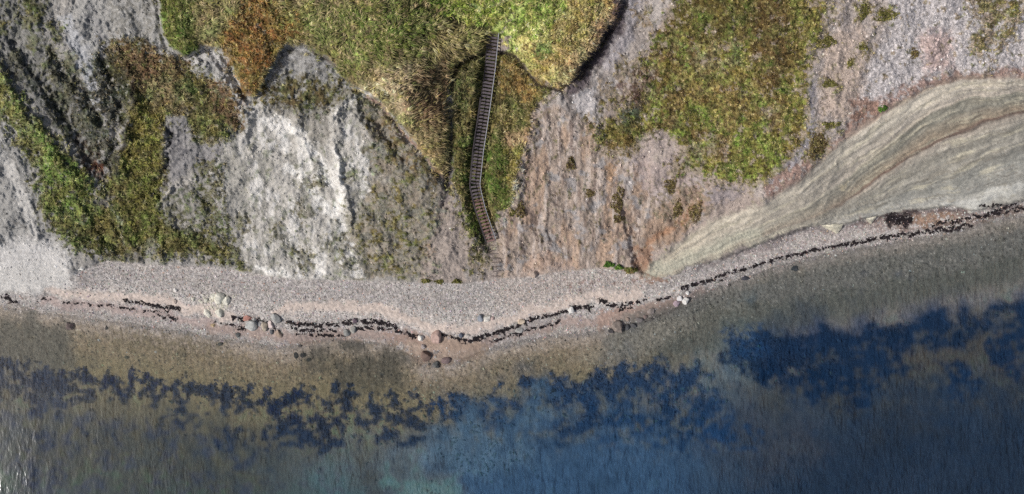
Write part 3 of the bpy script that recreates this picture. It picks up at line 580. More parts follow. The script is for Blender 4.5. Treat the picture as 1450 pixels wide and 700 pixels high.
# ---- seabed (tones as seen through the water)
big = fbm(UX, UY, 70, 4, 270, .6); mid_ = fbm(UX, UY, 20, 4, 275, .65)
def Q(pts, col, f=90, a=1.0, rag=38):
    sd = poly_sd(CX+30*wy1, CY+30*wx1, pts, 200)
    put(a*ss(-f/2, f/2, sd+rag*big+10*mid_)*ss(-4, 6, dS), col)
dS = CY-shore
sm = ss(-8, 30, dS+6*patf+4*fine)
put(sm, (132, 122, 104), 0, 0, .55)
put(sm*ss(840, 980, CX), (122, 120, 116), 0, 0, .6)
put(sm*ss(.1, .5, pat)*.5, (104, 102, 86)); put(sm*ss(.2, .5, patf)*.4*ss(900, 400, CX), (150, 138, 108))
put(sm*ss(34, 4, dS+4*patf)*ss(1000, 850, CX), (156, 144, 130), 0, 0, .4); put(sm*ss(30, 4, dS+4*patf)*ss(850, 1000, CX)*.6, (138, 134, 128), 0, 0, .5)
off = ss(30, 75, dS)
put(sm*off*ss(1050, 850, CX)*ss(-40, 100, CX)*.85, (124, 117, 92))
Q([(-300, 445), (60, 455), (115, 475), (120, 520), (60, 545), (-300, 540)], (92, 92, 86), 40, .85, 16)
P([(150, 470), (290, 480), (330, 500), (250, 500), (160, 490)], (108, 102, 84), 16, .6, .6, patf)
Q([(440, 500), (500, 486), (565, 500), (578, 535), (550, 562), (500, 552), (450, 530)], (78, 77, 70), 36, .8, 14)
P([(900, 440), (1100, 390), (1200, 370), (1450, 330), (1700, 300), (1700, 380), (1450, 400), (1250, 430), (1050, 470), (960, 500), (880, 500), (850, 480)], (104, 106, 102), 24, .75)
Q([(1000, 470), (1060, 440), (1090, 470), (1060, 520), (1080, 560), (1030, 570), (990, 520)], (96, 114, 118), 60, .75)
Q([(1080, 455), (1250, 440), (1700, 400), (1700, 520), (1420, 520), (1250, 520), (1120, 520)], (44, 62, 90), 70, .8)
P([(860, 480), (960, 450), (1060, 425), (1060, 450), (940, 490), (850, 520), (810, 512)], (144, 140, 128), 18, .45, grav=.3)
P([(1000, 440), (1200, 410), (1450, 360), (1450, 400), (1200, 450), (1050, 480), (940, 520), (900, 520)], (84, 88, 82), 20, .6)
deep = ss(80, 180, dS)
ylow = curve([(-300, 560), (0, 560), (300, 590), (600, 640), (760, 640), (900, 620), (1000, 560), (1100, 520), (1450, 440), (1700, 420)], CX)+14*wy1
put(sm*ss(-35, 50, CY-ylow), (76, 80, 78), 0, 0, .1)
Q([(620, 590), (760, 560), (900, 540), (1010, 560), (1200, 600), (1200, 900), (500, 900), (560, 660)], (58, 80, 102), 130, .95)
Q([(360, 650), (620, 640), (640, 900), (300, 900)], (84, 98, 106), 100, .7)
Q([(620, 640), (700, 600), (860, 600), (1000, 660), (900, 900), (560, 900)], (54, 82, 110), 100, .7)
Q([(1130, 570), (1250, 520), (1700, 480), (1700, 900), (900, 900), (1030, 690)], (35, 50, 68), 230, .95)
P([(1250, 500), (1380, 470), (1450, 470), (1450, 540), (1380, 520), (1290, 530)], (88, 82, 72), 20, .45, .8)
Q([(1000, 600), (1100, 570), (1160, 630), (1100, 670), (1020, 650)], (64, 64, 64), 100, .5)
Q([(-300, 590), (200, 600), (420, 630), (360, 900), (-300, 900)], (60, 68, 68), 100, .8)
Q([(560, 690), (600, 665), (640, 690), (650, 900), (550, 900)], (132, 136, 126), 70, .8, 10)
NAVY = (18, 42, 70)
bl = fbm(UX, UY, 15, 4, 220, .62); bl2 = fbm(UX, UY, 34, 4, 224, .6)
def W(pts, cover, f=16, a=.92, n=None, col=NAVY):
    sd = poly_sd(CX+14*wx1+3*wx2, CY+12*wy1+3*wy2, pts, 60)
    th = (.5-cover)*1.1-(.22+.2*ss(550, 800, CX))*ss(0, f*1.5, sd)+.7*ss(0, -f, sd)-.25*big*0
    kk_ = ss(700, 560, CX); nn = (.6+.2*kk_)*bl+(.75-.45*kk_)*bl2+.3*kk_*patf if n is None else n
    wdn = .10+.22*ss(420, 760, CX)
    put(a*ss(th-wdn, th+wdn, nn)*ss(-f*1.3, -f*.5, sd), col if (np.array(pts)[:, 0].mean() < 620 or np.array(pts)[:, 0].mean() > 1100) else (28, 57, 90))
WEED = np.zeros(len(UX))
weeds = [([(-100, 515), (40, 520), (100, 530), (150, 540), (220, 540), (240, 550), (200, 560), (110, 556), (95, 590), (60, 596), (20, 560), (-100, 580)], .58), ([(90, 530), (130, 530), (215, 540), (330, 548), (412, 556), (415, 580), (360, 582), (300, 575), (230, 556), (120, 548)], .55),
         ([(360, 555), (420, 560), (430, 590), (390, 592)], .6), ([(380, 590), (430, 585), (490, 592), (495, 630), (450, 640), (400, 625)], .55), ([(425, 548), (480, 555), (560, 562), (640, 572), (660, 600), (600, 625), (540, 640), (500, 600), (440, 580)], .42),
         ([(620, 572), (700, 562), (760, 545), (830, 530), (900, 515), (970, 510), (1000, 530), (1000, 560), (930, 560), (850, 575), (760, 580), (680, 610), (630, 600)], .58), ([(700, 590), (900, 570), (1010, 560), (1060, 600), (1010, 640), (860, 620), (700, 630)], .38),
         ([(1030, 490), (1100, 480), (1250, 470), (1330, 450), (1450, 435), (1600, 430), (1600, 460), (1450, 462), (1350, 478), (1290, 500), (1240, 540), (1180, 548), (1100, 530), (1050, 520)], .78), ([(1080, 520), (1150, 530), (1230, 560), (1190, 580), (1100, 550)], .66),
         ([(1410, 485), (1450, 478), (1600, 470), (1600, 560), (1450, 540), (1405, 510)], .72), ([(980, 590), (1040, 595), (1080, 620), (1020, 630)], .5), ([(0, 590), (80, 600), (160, 620), (60, 640)], .35), ([(40, 660), (90, 672), (80, 690), (30, 690)], .45), ([(220, 560), (330, 590), (420, 640), (300, 640), (200, 600)], .28),
         ([(1330, 520), (1400, 530), (1390, 560), (1340, 550)], .45)]
c0 = COL.copy()
for pts_, cv in weeds: W(pts_, cv)
put(ss(.0, .4, fbm(UX, UY, 30, 4, 303, .6))*ss(420, 330, CX)*ss(100, 140, dS)*.6, (88, 86, 70))
put(ss(.15, .45, fbm(UX, UY, 26, 4, 306, .6))*ss(420, 330, CX)*ss(110, 150, dS)*.6, (44, 58, 84))
COL *= (1+ss(90, 150, dS)*.20*big)[:, None]
Q([(610, 600), (770, 585), (750, 640), (640, 665)], (90, 116, 134), 70, .6)
SND = (98, 102, 94)
mott = fbm(UX, UY, 17, 4, 300, .65)
put(ss(.12, .45, mott)*ss(600, 700, CX)*ss(1080, 960, CX)*ss(60, 90, dS)*ss(665, 600, CY)*.6, SND)
put(ss(.1, .45, mott)*ss(1080, 1160, CX)*ss(110, 140, dS)*ss(600, 540, CY)*.4, (84, 86, 80))
put(ss(.2, .5, mott)*ss(500, 380, CX)*ss(110, 140, dS)*.4, (84, 86, 78))
put(ss(.1, .5, -mott)*ss(110, 150, dS)*.35, (30, 50, 74))
P([(1020, 470), (1080, 460), (1090, 500), (1040, 510)], (34, 66, 104), 16, .7, .65, patf)
WEED = np.clip(np.abs(COL-c0).sum(1)*5-.25, 0, 1)
# small stones and weed dots in the shallows
dots = fbm(UX, UY, 6.5, 2, 230, .5)
put(sm*ss(.5, .62, dots)*ss(18, 50, dS)*ss(150, 100, dS)*ss(950, 820, CX)*.8, (52, 56, 58))
put(sm*ss(.50, .58, fbm(UX, UY, 4.5, 1, 233))*ss(10, 30, dS)*ss(90, 60, dS)*.6, (70, 70, 64))
# bare gaps, more of them towards the edges of each patch
def blur1(A_, r):
    G = A_.reshape(NY, NX)
    for ax_ in (0, 1):
        Pd = np.concatenate([np.repeat(np.take(G, [0], ax_), r+1, ax_), G, np.repeat(np.take(G, [-1], ax_), r, ax_)], ax_)
        c = np.cumsum(Pd, ax_); n_ = G.shape[ax_]
        G = (np.take(c, np.arange(n_)+2*r+1, ax_)-np.take(c, np.arange(n_), ax_))/(2*r+1)
    return G.ravel()
vb = blur1(VEG, 9)
hn = fbm(UX, UY, 17, 5, 310, .72); th_ = .50-.10*ss(800, 860, CX)-.65*ss(1.0, .45, vb)
hole = ss(th_, th_+.12, hn)*ss(.25, .6, VEG)*ss(.46, .40, TALL)*.85*(1-.7*ss(380, 340, CX))
soilc = np.where((CX > 640)[:, None], lin((150, 138, 126)), lin((132, 129, 122)))*(1+.3*fine)[:, None]
COL = COL*(1-hole[:, None])+soilc*hole[:, None]; VEG *= 1-hole
# stray tufts beyond the edges
vb2 = blur1(VEG, 12)
stray = ss(.34, .44, fbm(UX, UY, 7, 3, 313, .7))*ss(.04, .3, vb2)*ss(.3, .05, VEG)*ss(-2, 4, toe-CY)*(1-fm)*.85
COL = COL*(1-stray[:, None])+lin((92, 92, 56))*(1+.4*fine)[:, None]*stray[:, None]; VEG = np.maximum(VEG, stray*.8)
Z = Z+VEG*(1-.75*TALL)*(1-kk)*(.16*ridged(UX, UY, 9, 2, 320)+.30*fbm(UX, UY, 20, 3, 323)+.08)
COL *= (1-.20*ss(-16, -3, dS+3*patf)*ss(8, 0, dS))[:, None]
# overall grain by material
g1 = 1+(.20*fine+.22*(rnd-.5))*np.where(dS > 0, ss(120, 10, dS)*.7, 1.0)
COL *= g1[:, None]
shal = ss(0, 12, dS)*ss(95, 40, dS)
st1 = fbm(UX, UY, 5, 3, 280, .8)
COL *= (1+shal*(.28*st1+.55*ss(.5, .8, st1)-.35*ss(.4, .8, -st1)))[:, None]
COL *= (1+ss(40, 120, dS)*(.16*mid_+.10*fine))[:, None]
COL *= (1+.10*ss(0, 10, dS))[:, None]
COL *= (1+(.26*(rnd-.5)+.18*fine)*GRAV*ss(110, 0, dS))[:, None]
COL *= (1+VEG*(.30*fine+.18*patf))[:, None]

# ------------------------------------------------------------------ water optics: what the bed must be under this much water
depth = np.clip(-Z, 0, 9)
kabs = np.array([.20, .085, .075])
T = np.exp(-kabs[None, :]*depth[:, None])
op = .62*(1-np.exp(-.42*depth-.12))
def blur(A, r):
    G = A.reshape(NY, NX, 3)
    for ax_ in (0, 1):
        for _ in range(2):
            Pd = np.concatenate([np.repeat(np.take(G, [0], ax_), r+1, ax_), G, np.repeat(np.take(G, [-1], ax_), r, ax_)], ax_)
            c = np.cumsum(Pd, ax_); n_ = G.shape[ax_]
            G = (np.take(c, np.arange(n_)+2*r+1, ax_)-np.take(c, np.arange(n_), ax_))/(2*r+1)
    return G.reshape(-1, 3)
soft_k = (ss(45, 110, dS)*.9)[:, None]
COL = COL*(1-soft_k)+blur(COL, 1)*soft_k            # deep water blurs what lies under it
sc_col = blur(COL, 5)*np.array([.66, .82, .92])
def SC(cx, cy, rx_, ry_, col, a):
    global sc_col
    k = (a*np.exp(-(((CX-cx)/rx_)**2+((CY-cy)/ry_)**2)))[:, None]; sc_col = sc_col*(1-k)+lin(col)*k
sc_alb = np.clip(sc_col*ALB*1.0, 0, .8)
# moving patches of wind-ruffled murk make the deep water uneven
under = ((COL*ALB)-sc_alb*op[:, None])/(((1-op)**2)[:, None]*T*T)
bed = np.clip(under, [.003, .010, .018], .75)
isea = (Z < 0)
ALBEDO = np.where(isea[:, None], bed, np.clip(COL*ALB, .006, .82))
wet = np.where(isea, 1, np.exp(-np.clip(-dS, 0, 40)/7.0)*ss(10, 0, -dS))

# ------------------------------------------------------------------ chart -> ground position
def world(px, py, z):
    k = S*(H-z)/H
    return (px-725)*k, (350-py)*k
XW, YW = world(UX, UY, Z)
POS = np.stack([XW, YW, Z], 1)

def cellidx(px, py):
    i = np.clip(np.searchsorted(AX, px)-1, 0, NX-2); j = np.clip(np.searchsorted(AY, py)-1, 0, NY-2)
    u = np.clip((px-AX[i])/(AX[i+1]-AX[i]), 0, 1); v = np.clip((py-AY[j])/(AY[j+1]-AY[j]), 0, 1)
    return i, j, u, v
def gz(px, py):
    px = np.atleast_1d(np.asarray(px, float)); py = np.atleast_1d(np.asarray(py, float))
    i, j, u, v = cellidx(px, py); Zg = Z.reshape(NY, NX)
    return Zg[j, i]*(1-u)*(1-v)+Zg[j, i+1]*u*(1-v)+Zg[j+1, i]*(1-u)*v+Zg[j+1, i+1]*u*v
def near(px, py):
    i, j, u, v = cellidx(px, py)
    return (j+(v > .5))*NX+i+(u > .5)
def place(px, py, up=0.0):
    z = float(gz(px, py)[0])+up; x, y = world(px, py, z); return x, y, z

# ------------------------------------------------------------------ mesh builders
def fast_mesh(name, V, F, mat, attrs=None, smooth=True, parent=None, fcol=None):
    """V (n,3); F (m,k) same k"""
    me = bpy.data.meshes.new(name)
    V = np.ascontiguousarray(V, dtype=np.float32); F = np.ascontiguousarray(F, dtype=np.int32)
    me.vertices.add(len(V)); me.vertices.foreach_set('co', V.ravel())
    k = F.shape[1]
    me.loops.add(F.size); me.loops.foreach_set('vertex_index', F.ravel())
    me.polygons.add(len(F)); me.polygons.foreach_set('loop_start', np.arange(0, F.size, k, dtype=np.int32))
    me.polygons.foreach_set('use_smooth', np.full(len(F), smooth))
    me.update(calc_edges=True)
    for an, (typ, data) in (attrs or {}).items():
        at = me.attributes.new(an, typ, 'POINT')
        if typ == 'FLOAT_COLOR':
            d = np.ones((len(V), 4), np.float32); d[:, :3] = data; at.data.foreach_set('color', d.ravel())
        else: at.data.foreach_set('value', np.ascontiguousarray(data, np.float32))
    if mat: me.materials.append(mat)
    o = bpy.data.objects.new(name, me); COLL.objects.link(o)
    if parent: o.parent = parent
    return o
def tag(o, label=None, cat=None, group=None, kind=None):
    for k, v in (('label', label), ('category', cat), ('group', group), ('kind', kind)):
        if v: o[k] = v
    return o

# ------------------------------------------------------------------ materials
def mat_new(name):
    m = bpy.data.materials.new(name); m.use_nodes = True
    return m, m.node_tree, m.node_tree.nodes['Principled BSDF']
def N(nt, t, **kw):
    n = nt.nodes.new(t)
    for k, v in kw.items(): setattr(n, k, v)
    return n
def ground_mat(name, rough=.9, bumpd=.06, speck=.5, wetness=False):
    m, nt, b = mat_new(name); L_ = nt.links.new
    at = N(nt, 'ShaderNodeAttribute', attribute_name='tone'); gr = N(nt, 'ShaderNodeAttribute', attribute_name='gravel')
    tc = N(nt, 'ShaderNodeTexCoord')
    n1 = N(nt, 'ShaderNodeTexNoise'); n1.inputs['Scale'].default_value = 2.2; n1.inputs['Detail'].default_value = 6; n1.inputs['Roughness'].default_value = .7
    n2 = N(nt, 'ShaderNodeTexNoise'); n2.inputs['Scale'].default_value = 9; n2.inputs['Detail'].default_value = 3
    vo = N(nt, 'ShaderNodeTexVoronoi'); vo.inputs['Scale'].default_value = 6.5
    for n in (n1, n2, vo): L_(tc.outputs['Object'], n.inputs['Vector'])
    mr = N(nt, 'ShaderNodeMapRange'); mr.inputs['From Min'].default_value = .3; mr.inputs['From Max'].default_value = .7; mr.inputs['To Min'].default_value = .82; mr.inputs['To Max'].default_value = 1.18
    L_(n1.outputs['Fac'], mr.inputs['Value'])
    # pebble cells: each a grey of its own where the ground is gravel
    sep = N(nt, 'ShaderNodeSeparateColor'); L_(vo.outputs['Color'], sep.inputs['Color'])
    mp = N(nt, 'ShaderNodeMapRange'); mp.inputs['To Min'].default_value = 1-speck; mp.inputs['To Max'].default_value = 1+speck*1.05; L_(sep.outputs['Red'], mp.inputs['Value'])
    mx = N(nt, 'ShaderNodeMix', data_type='FLOAT'); mx.inputs['A'].default_value = 1.0; L_(gr.outputs['Fac'], mx.inputs['Factor']); L_(mp.outputs['Result'], mx.inputs['B'])
    mu = N(nt, 'ShaderNodeMath', operation='MULTIPLY'); L_(mr.outputs['Result'], mu.inputs[0]); L_(mx.outputs['Result'], mu.inputs[1])
    sc_ = N(nt, 'ShaderNodeVectorMath', operation='SCALE'); L_(at.outputs['Color'], sc_.inputs[0]); L_(mu.outputs['Value'], sc_.inputs['Scale'])
    L_(sc_.outputs['Vector'], b.inputs['Base Color'])
    bp = N(nt, 'ShaderNodeBump'); bp.inputs['Strength'].default_value = .8; bp.inputs['Distance'].default_value = bumpd
    ad = N(nt, 'ShaderNodeMath', operation='ADD'); L_(n1.outputs['Fac'], ad.inputs[0]); L_(n2.outputs['Fac'], ad.inputs[1])
    L_(ad.outputs['Value'], bp.inputs['Height']); L_(bp.outputs['Normal'], b.inputs['Normal'])
    b.inputs['Roughness'].default_value = rough; b.inputs['Specular IOR Level'].default_value = .25
    if wetness:
        wt = N(nt, 'ShaderNodeAttribute', attribute_name='wet')
        r = N(nt, 'ShaderNodeMapRange'); r.inputs['To Min'].default_value = rough; r.inputs['To Max'].default_value = .45; L_(wt.outputs['Fac'], r.inputs['Value']); L_(r.outputs['Result'], b.inputs['Roughness'])
    return m
M_hill = ground_mat('hillside_soil', .92, .12, .35)
M_face = ground_mat('bedded_clay', .9, .07, .25)
M_beach = ground_mat('shingle_and_sand', .85, .05, .32, True)
M_bed = ground_mat('seabed_sand', .9, .05, .35)
def simple_mat(name, col, rough=.8, var=.25, scale=6.0, bump=.02, attr=False, spec=.3):
    m, nt, b = mat_new(name); L_ = nt.links.new
    tc = N(nt, 'ShaderNodeTexCoord'); n1 = N(nt, 'ShaderNodeTexNoise'); n1.inputs['Scale'].default_value = scale; n1.inputs['Detail'].default_value = 5
    L_(tc.outputs['Object'], n1.inputs['Vector'])
    mr = N(nt, 'ShaderNodeMapRange'); mr.inputs['From Min'].default_value = .3; mr.inputs['From Max'].default_value = .7; mr.inputs['To Min'].default_value = 1-var; mr.inputs['To Max'].default_value = 1+var
    L_(n1.outputs['Fac'], mr.inputs['Value'])
    sc_ = N(nt, 'ShaderNodeVectorMath', operation='SCALE'); L_(mr.outputs['Result'], sc_.inputs['Scale'])
    if attr:
        at = N(nt, 'ShaderNodeAttribute', attribute_name='tone'); L_(at.outputs['Color'], sc_.inputs[0])
    else: sc_.inputs[0].default_value = tuple(lin(col)*ALB)
    L_(sc_.outputs['Vector'], b.inputs['Base Color'])
    bp = N(nt, 'ShaderNodeBump'); bp.inputs['Distance'].default_value = bump; bp.inputs['Strength'].default_value = .7; L_(n1.outputs['Fac'], bp.inputs['Height']); L_(bp.outputs['Normal'], b.inputs['Normal'])
    b.inputs['Roughness'].default_value = rough; b.inputs['Specular IOR Level'].default_value = spec
    return m
M_leaf = simple_mat('grass_blades', (0, 0, 0), .75, .12, 2.0, 0.0, True, .2)
M_stone = simple_mat('loose_stones', (0, 0, 0), .85, .15, 8, .01, True)
M_wrack = simple_mat('dry_seaweed', (40, 34, 38), .7, .4, 6, .02)

# ------------------------------------------------------------------ terrain: hillside, cliff face, beach, seabed
ii, jj = np.meshgrid(np.arange(NX-1), np.arange(NY-1))
v0 = (jj*NX+ii).ravel(); FQ = np.stack([v0, v0+NX, v0+NX+1, v0+1], 1)
cen = lambda a: a[FQ].mean(1)
cT, cS, cF = cen(toe-CY), cen(dS), cen(fm)
cls = np.where(cT < 0, np.where(cS > 0, 3, 2), np.where(cF > .5, 1, 0))
for k, (nm, mt, lb) in enumerate((('hillside', M_hill, 'steep eroded coastal hillside of grey clay, gravel and soil'), ('cliff_face', M_face, 'bare bedded clay cliff face with khaki and grey strata'),
                              ('beach', M_beach, 'narrow shingle beach with a ribbon of pink sand'), ('seabed', M_bed, 'shallow seabed of ochre sand with dark weed beds'))):
    f = FQ[cls == k]; ids = np.unique(f); remap = np.zeros(len(POS), np.int64); remap[ids] = np.arange(len(ids))
    o = fast_mesh(nm, POS[ids], remap[f], mt, {'tone': ('FLOAT_COLOR', ALBEDO[ids]), 'gravel': ('FLOAT', GRAV[ids]), 'wet': ('FLOAT', wet[ids])})
    tag(o, lb, None, None, 'structure')

# ------------------------------------------------------------------ sea
def axis2(a, b, st):
    core = np.arange(a, b+st, st); lo, hi = [], []
    g = st*2; p = a-g
    while p > -30000: lo.append(p); g *= 1.25; p -= g
    g = st*2; p = core[-1]+g
    while p < 30000: hi.append(p); g *= 1.25; p += g
    return lo[::-1], list(core), hi
lo, c_, hi = axis2(-12, 1462, 2.0); ax2 = np.array(lo+c_+hi)
lo, c_, hi = axis2(276, 712, 2.0); ay2 = np.array(c_+hi)
WXg, WYg = np.meshgrid(ax2, ay2); wxr, wyr = WXg.ravel(), WYg.ravel()
def samp(arr, px, py):
    i, j, u, v = cellidx(px, py); G = arr.reshape((NY, NX)+arr.shape[1:])
    if arr.ndim == 2: u = u[:, None]; v = v[:, None]
    return G[j, i]*(1-u)*(1-v)+G[j, i+1]*u*(1-v)+G[j+1, i]*(1-u)*v+G[j+1, i+1]*u*v
wz = samp(Z, wxr, wyr)
wd = np.clip(-wz, 0, 9)
lean = wxr+.28*wyr+4*pn(wxr/60, wyr/60, 300)
amp = .004+.009*ss(0, 2.5, wd)
wave = amp*(.9*fbm(lean*1.0, wyr*.28, 13, 2, 310)+.5*fbm(lean, wyr*.5, 6, 2, 315))
keep = wz < .25
wT = np.exp(-kabs[None, :]*wd[:, None]); wo = .62*(1-np.exp(-.42*wd-.12))
scw = samp(sc_alb, wxr, wyr)
xx, yy = world(wxr, wyr, 0.0)
V = np.stack([xx, yy, wave*ss(0, .3, wd)], 1)
nx2, ny2 = len(ax2), len(ay2)
ii, jj = np.meshgrid(np.arange(nx2-1), np.arange(ny2-1)); v0 = (jj*nx2+ii).ravel(); F2 = np.stack([v0, v0+nx2, v0+nx2+1, v0+1], 1)
F2 = F2[keep[F2].any(1)]
ids = np.unique(F2); remap = np.zeros(len(V), np.int64); remap[ids] = np.arange(len(ids))
m, nt, b = mat_new('sea_water'); nt.nodes.remove(b); L_ = nt.links.new
out = nt.nodes['Material Output']
tr = N(nt, 'ShaderNodeBsdfTransparent'); df = N(nt, 'ShaderNodeBsdfDiffuse'); gl = N(nt, 'ShaderNodeBsdfGlossy'); gl.inputs['Roughness'].default_value = .15
a1 = N(nt, 'ShaderNodeAttribute', attribute_name='clarity'); a2 = N(nt, 'ShaderNodeAttribute', attribute_name='suspended'); a3 = N(nt, 'ShaderNodeAttribute', attribute_name='murk')
L_(a1.outputs['Color'], tr.inputs['Color']); L_(a2.outputs['Color'], df.inputs['Color'])
tc = N(nt, 'ShaderNodeTexCoord')
mpn = N(nt, 'ShaderNodeMapping'); mpn.inputs['Rotation'].default_value = (0, 0, R(13)); mpn.inputs['Scale'].default_value = (1.0, .30, 1)
mpo = N(nt, 'ShaderNodeMapping'); mpo.inputs['Rotation'].default_value = (0, 0, R(26)); mpo.inputs['Scale'].default_value = (1.0, .42, 1)
L_(tc.outputs['Object'], mpn.inputs['Vector']); L_(tc.outputs['Object'], mpo.inputs['Vector'])
na = N(nt, 'ShaderNodeTexNoise'); na.inputs['Scale'].default_value = 1.25; na.inputs['Detail'].default_value = 3; na.inputs['Distortion'].default_value = .4; L_(mpn.outputs['Vector'], na.inputs['Vector'])
nb = N(nt, 'ShaderNodeTexNoise'); nb.inputs['Scale'].default_value = 3.0; nb.inputs['Detail'].default_value = 3; L_(mpo.outputs['Vector'], nb.inputs['Vector'])
ad = N(nt, 'ShaderNodeMath', operation='MULTIPLY_ADD'); L_(nb.outputs['Fac'], ad.inputs[0]); ad.inputs[1].default_value = .42; L_(na.outputs['Fac'], ad.inputs[2])
bp = N(nt, 'ShaderNodeBump'); bp.inputs['Strength'].default_value = 1.0; nc = N(nt, 'ShaderNodeTexNoise'); nc.inputs['Scale'].default_value = .11; nc.inputs['Detail'].default_value = 3; L_(tc.outputs['Object'], nc.inputs['Vector'])
mc = N(nt, 'ShaderNodeMapRange'); mc.inputs['From Min'].default_value = .35; mc.inputs['From Max'].default_value = .65; mc.inputs['To Min'].default_value = .45; mc.inputs['To Max'].default_value = 1.35; L_(nc.outputs['Fac'], mc.inputs['Value'])
ad0 = ad; ad = N(nt, 'ShaderNodeMath', operation='MULTIPLY'); L_(ad0.outputs['Value'], ad.inputs[0]); L_(mc.outputs['Result'], ad.inputs[1])
bp.inputs['Distance'].default_value = .62; L_(ad.outputs['Value'], bp.inputs['Height'])
bg2 = N(nt, 'ShaderNodeBump'); bg2.inputs['Strength'].default_value = 1.0; bg2.inputs['Distance'].default_value = .027; L_(ad.outputs['Value'], bg2.inputs['Height'])
L_(bp.outputs['Normal'], df.inputs['Normal']); L_(bg2.outputs['Normal'], gl.inputs['Normal'])
mx1 = N(nt, 'ShaderNodeMixShader'); L_(a3.outputs['Fac'], mx1.inputs['Fac']); L_(tr.outputs[0], mx1.inputs[1]); L_(df.outputs[0], mx1.inputs[2])
fr = N(nt, 'ShaderNodeFresnel'); fr.inputs['IOR'].default_value = 1.333; L_(bg2.outputs['Normal'], fr.inputs['Normal'])
mx2 = N(nt, 'ShaderNodeMixShader'); L_(fr.outputs[0], mx2.inputs['Fac']); L_(mx1.outputs[0], mx2.inputs[1]); L_(gl.outputs[0], mx2.inputs[2]); L_(mx2.outputs[0], out.inputs['Surface'])
sea_o = fast_mesh('water', V[ids], remap[F2], m, {'clarity': ('FLOAT_COLOR', wT[ids]), 'suspended': ('FLOAT_COLOR', scw[ids]), 'murk': ('FLOAT', wo[ids])})
tag(sea_o, 'clear rippled sea water over the shallow seabed', None, None, 'structure')

# ------------------------------------------------------------------ grass and scrub blades
def region(px, py):
    """0 meadow left of the stair, 1 bright plateau, 2 stair gully, 3 left scrub, 4 middle slope, 5 right patch, 6 far right"""
    r = np.full(px.shape, 4)
    r[(px < 350)] = 3
    r[(px > 640) & (px < 760)] = 2
    r[(px > 830)] = 5
    r[(px > 1155)] = 6
    sd = poly_sd(px, py, PLAT, 20)
    r[(sd > 0) & (px < 700)] = 0
    r[(sd > 0) & (px >= 700)] = 1
    return r
NB = 210000
cand_x = RNG.uniform(-40, 1490, NB*7); cand_y = RNG.uniform(-40, 405, NB*7)
idx = near(cand_x, cand_y)
ok = (RNG.random(len(idx)) < VEG[idx]**1.3) & (dst[idx] > 7.5) & (poly_sd(cand_x, cand_y, FACE, 10) < 1)
cand_x, cand_y, idx = cand_x[ok][:NB], cand_y[ok][:NB], idx[ok][:NB]
NBr = len(cand_x); print('blades', NBr, 'tris est', NBr*3)
tall = TALL[idx]
# gather blades into tussocks by pulling them towards a jittered lattice
cellw = 4.4+1.6*(tall > .7)
qx = np.round(cand_x/cellw); qy = np.round(cand_y/cellw)
h1 = _perm[(_perm[(qx.astype(int)*7+31) & 4095]+qy.astype(int)*13) & 4095]/4096.0
h2 = _perm[(_perm[(qx.astype(int)*5+97) & 4095]+qy.astype(int)*11+7) & 4095]/4096.0
h3 = _perm[(_perm[(qx.astype(int)*3+11) & 4095]+qy.astype(int)*17+3) & 4095]/4096.0
tx = (qx+(h1-.5)*.9)*cellw; ty = (qy+(h2-.5)*.9)*cellw
pull = .62
bx_ = cand_x*(1-pull)+tx*pull; by_ = cand_y*(1-pull)+ty*pull
bz = gz(bx_, by_)
wxx, wyy = world(bx_, by_, bz)
flow = (.9+1.5*fbm(bx_, by_, 90, 2, 400)+.9*fbm(bx_, by_, 22, 2, 410))
flow = np.where(tall > .7, flow, flow+2.2*fbm(bx_, by_, 12, 2, 420))
ang = flow+RNG.normal(0, .5, NBr)+(1-tall)*RNG.normal(0, 1.3, NBr)
ln = (.18+.62*tall)*(.6+.8*RNG.random(NBr))
lean_ = .55+.35*RNG.random(NBr)*(tall > .5)
dx, dy = np.cos(ang), np.sin(ang)
wd_ = (.024+.016*RNG.random(NBr))*(1+.5*tall)
nxp, nyp = -dy, dx
P0 = np.stack([wxx, wyy, bz-.03], 1)
D1 = np.stack([dx*lean_*.45, dy*lean_*.45, np.full(NBr, .42)], 1)*ln[:, None]
D2 = np.stack([dx*lean_*1.15, dy*lean_*1.15, .50-.25*lean_], 1)*ln[:, None]
SD = np.stack([nxp, nyp, np.zeros(NBr)], 1)*wd_[:, None]
Vb = np.stack([P0-SD, P0+SD, P0+D1-SD*.9, P0+D1+SD*.9, P0+D2], 1).reshape(-1, 3)
ar = np.arange(NBr)[:, None]*5
F3 = np.concatenate([ar+np.array([0, 1, 3]), ar+np.array([0, 3, 2]), ar+np.array([2, 3, 4])])
base = COL[near(cand_x*.5+bx_*.5, cand_y*.5+by_*.5)]*ALB
var = np.where(tall < .5, .40+1.2*h3, .64+.70*h3)
kd = np.clip(1.2-tall, 0, 1)
straw = lin((196, 176, 138)); green = lin((104, 116, 58)); brown = lin((98, 80, 56)); yel = lin((176, 170, 84))
k_s = np.where(RNG.random(NBr) < .10+.12*tall, .55, 0)+np.where(h1 > .84, .28*tall, 0)
k_g = np.where(h2 > .85, .22, 0)*(.3+tall)
k_b = np.where(h2 < .25, .4, 0)*(1-tall*.4)
k_y = np.where(RNG.random(NBr) < .05, .5, 0)
cb = base*1.18
darkc = (base.sum(1) < .16)
for kx, cx_ in ((k_s, straw), (k_g, green), (k_b, brown), (k_y, yel)):
    kx = kx*np.where(darkc, .35, 1)
    cb = cb*(1-kx[:, None])+cx_*kx[:, None]*np.clip(base.sum(1, keepdims=True)/.42, .4, 1.3)
cb = cb*np.where((bx_ > 830)[:, None], np.array([1.0, .94, 1.0]), 1.0)
cb = np.clip(cb*(var*(.8+.4*RNG.random(NBr)))[:, None], .004, .7)
reg = region(bx_, by_)
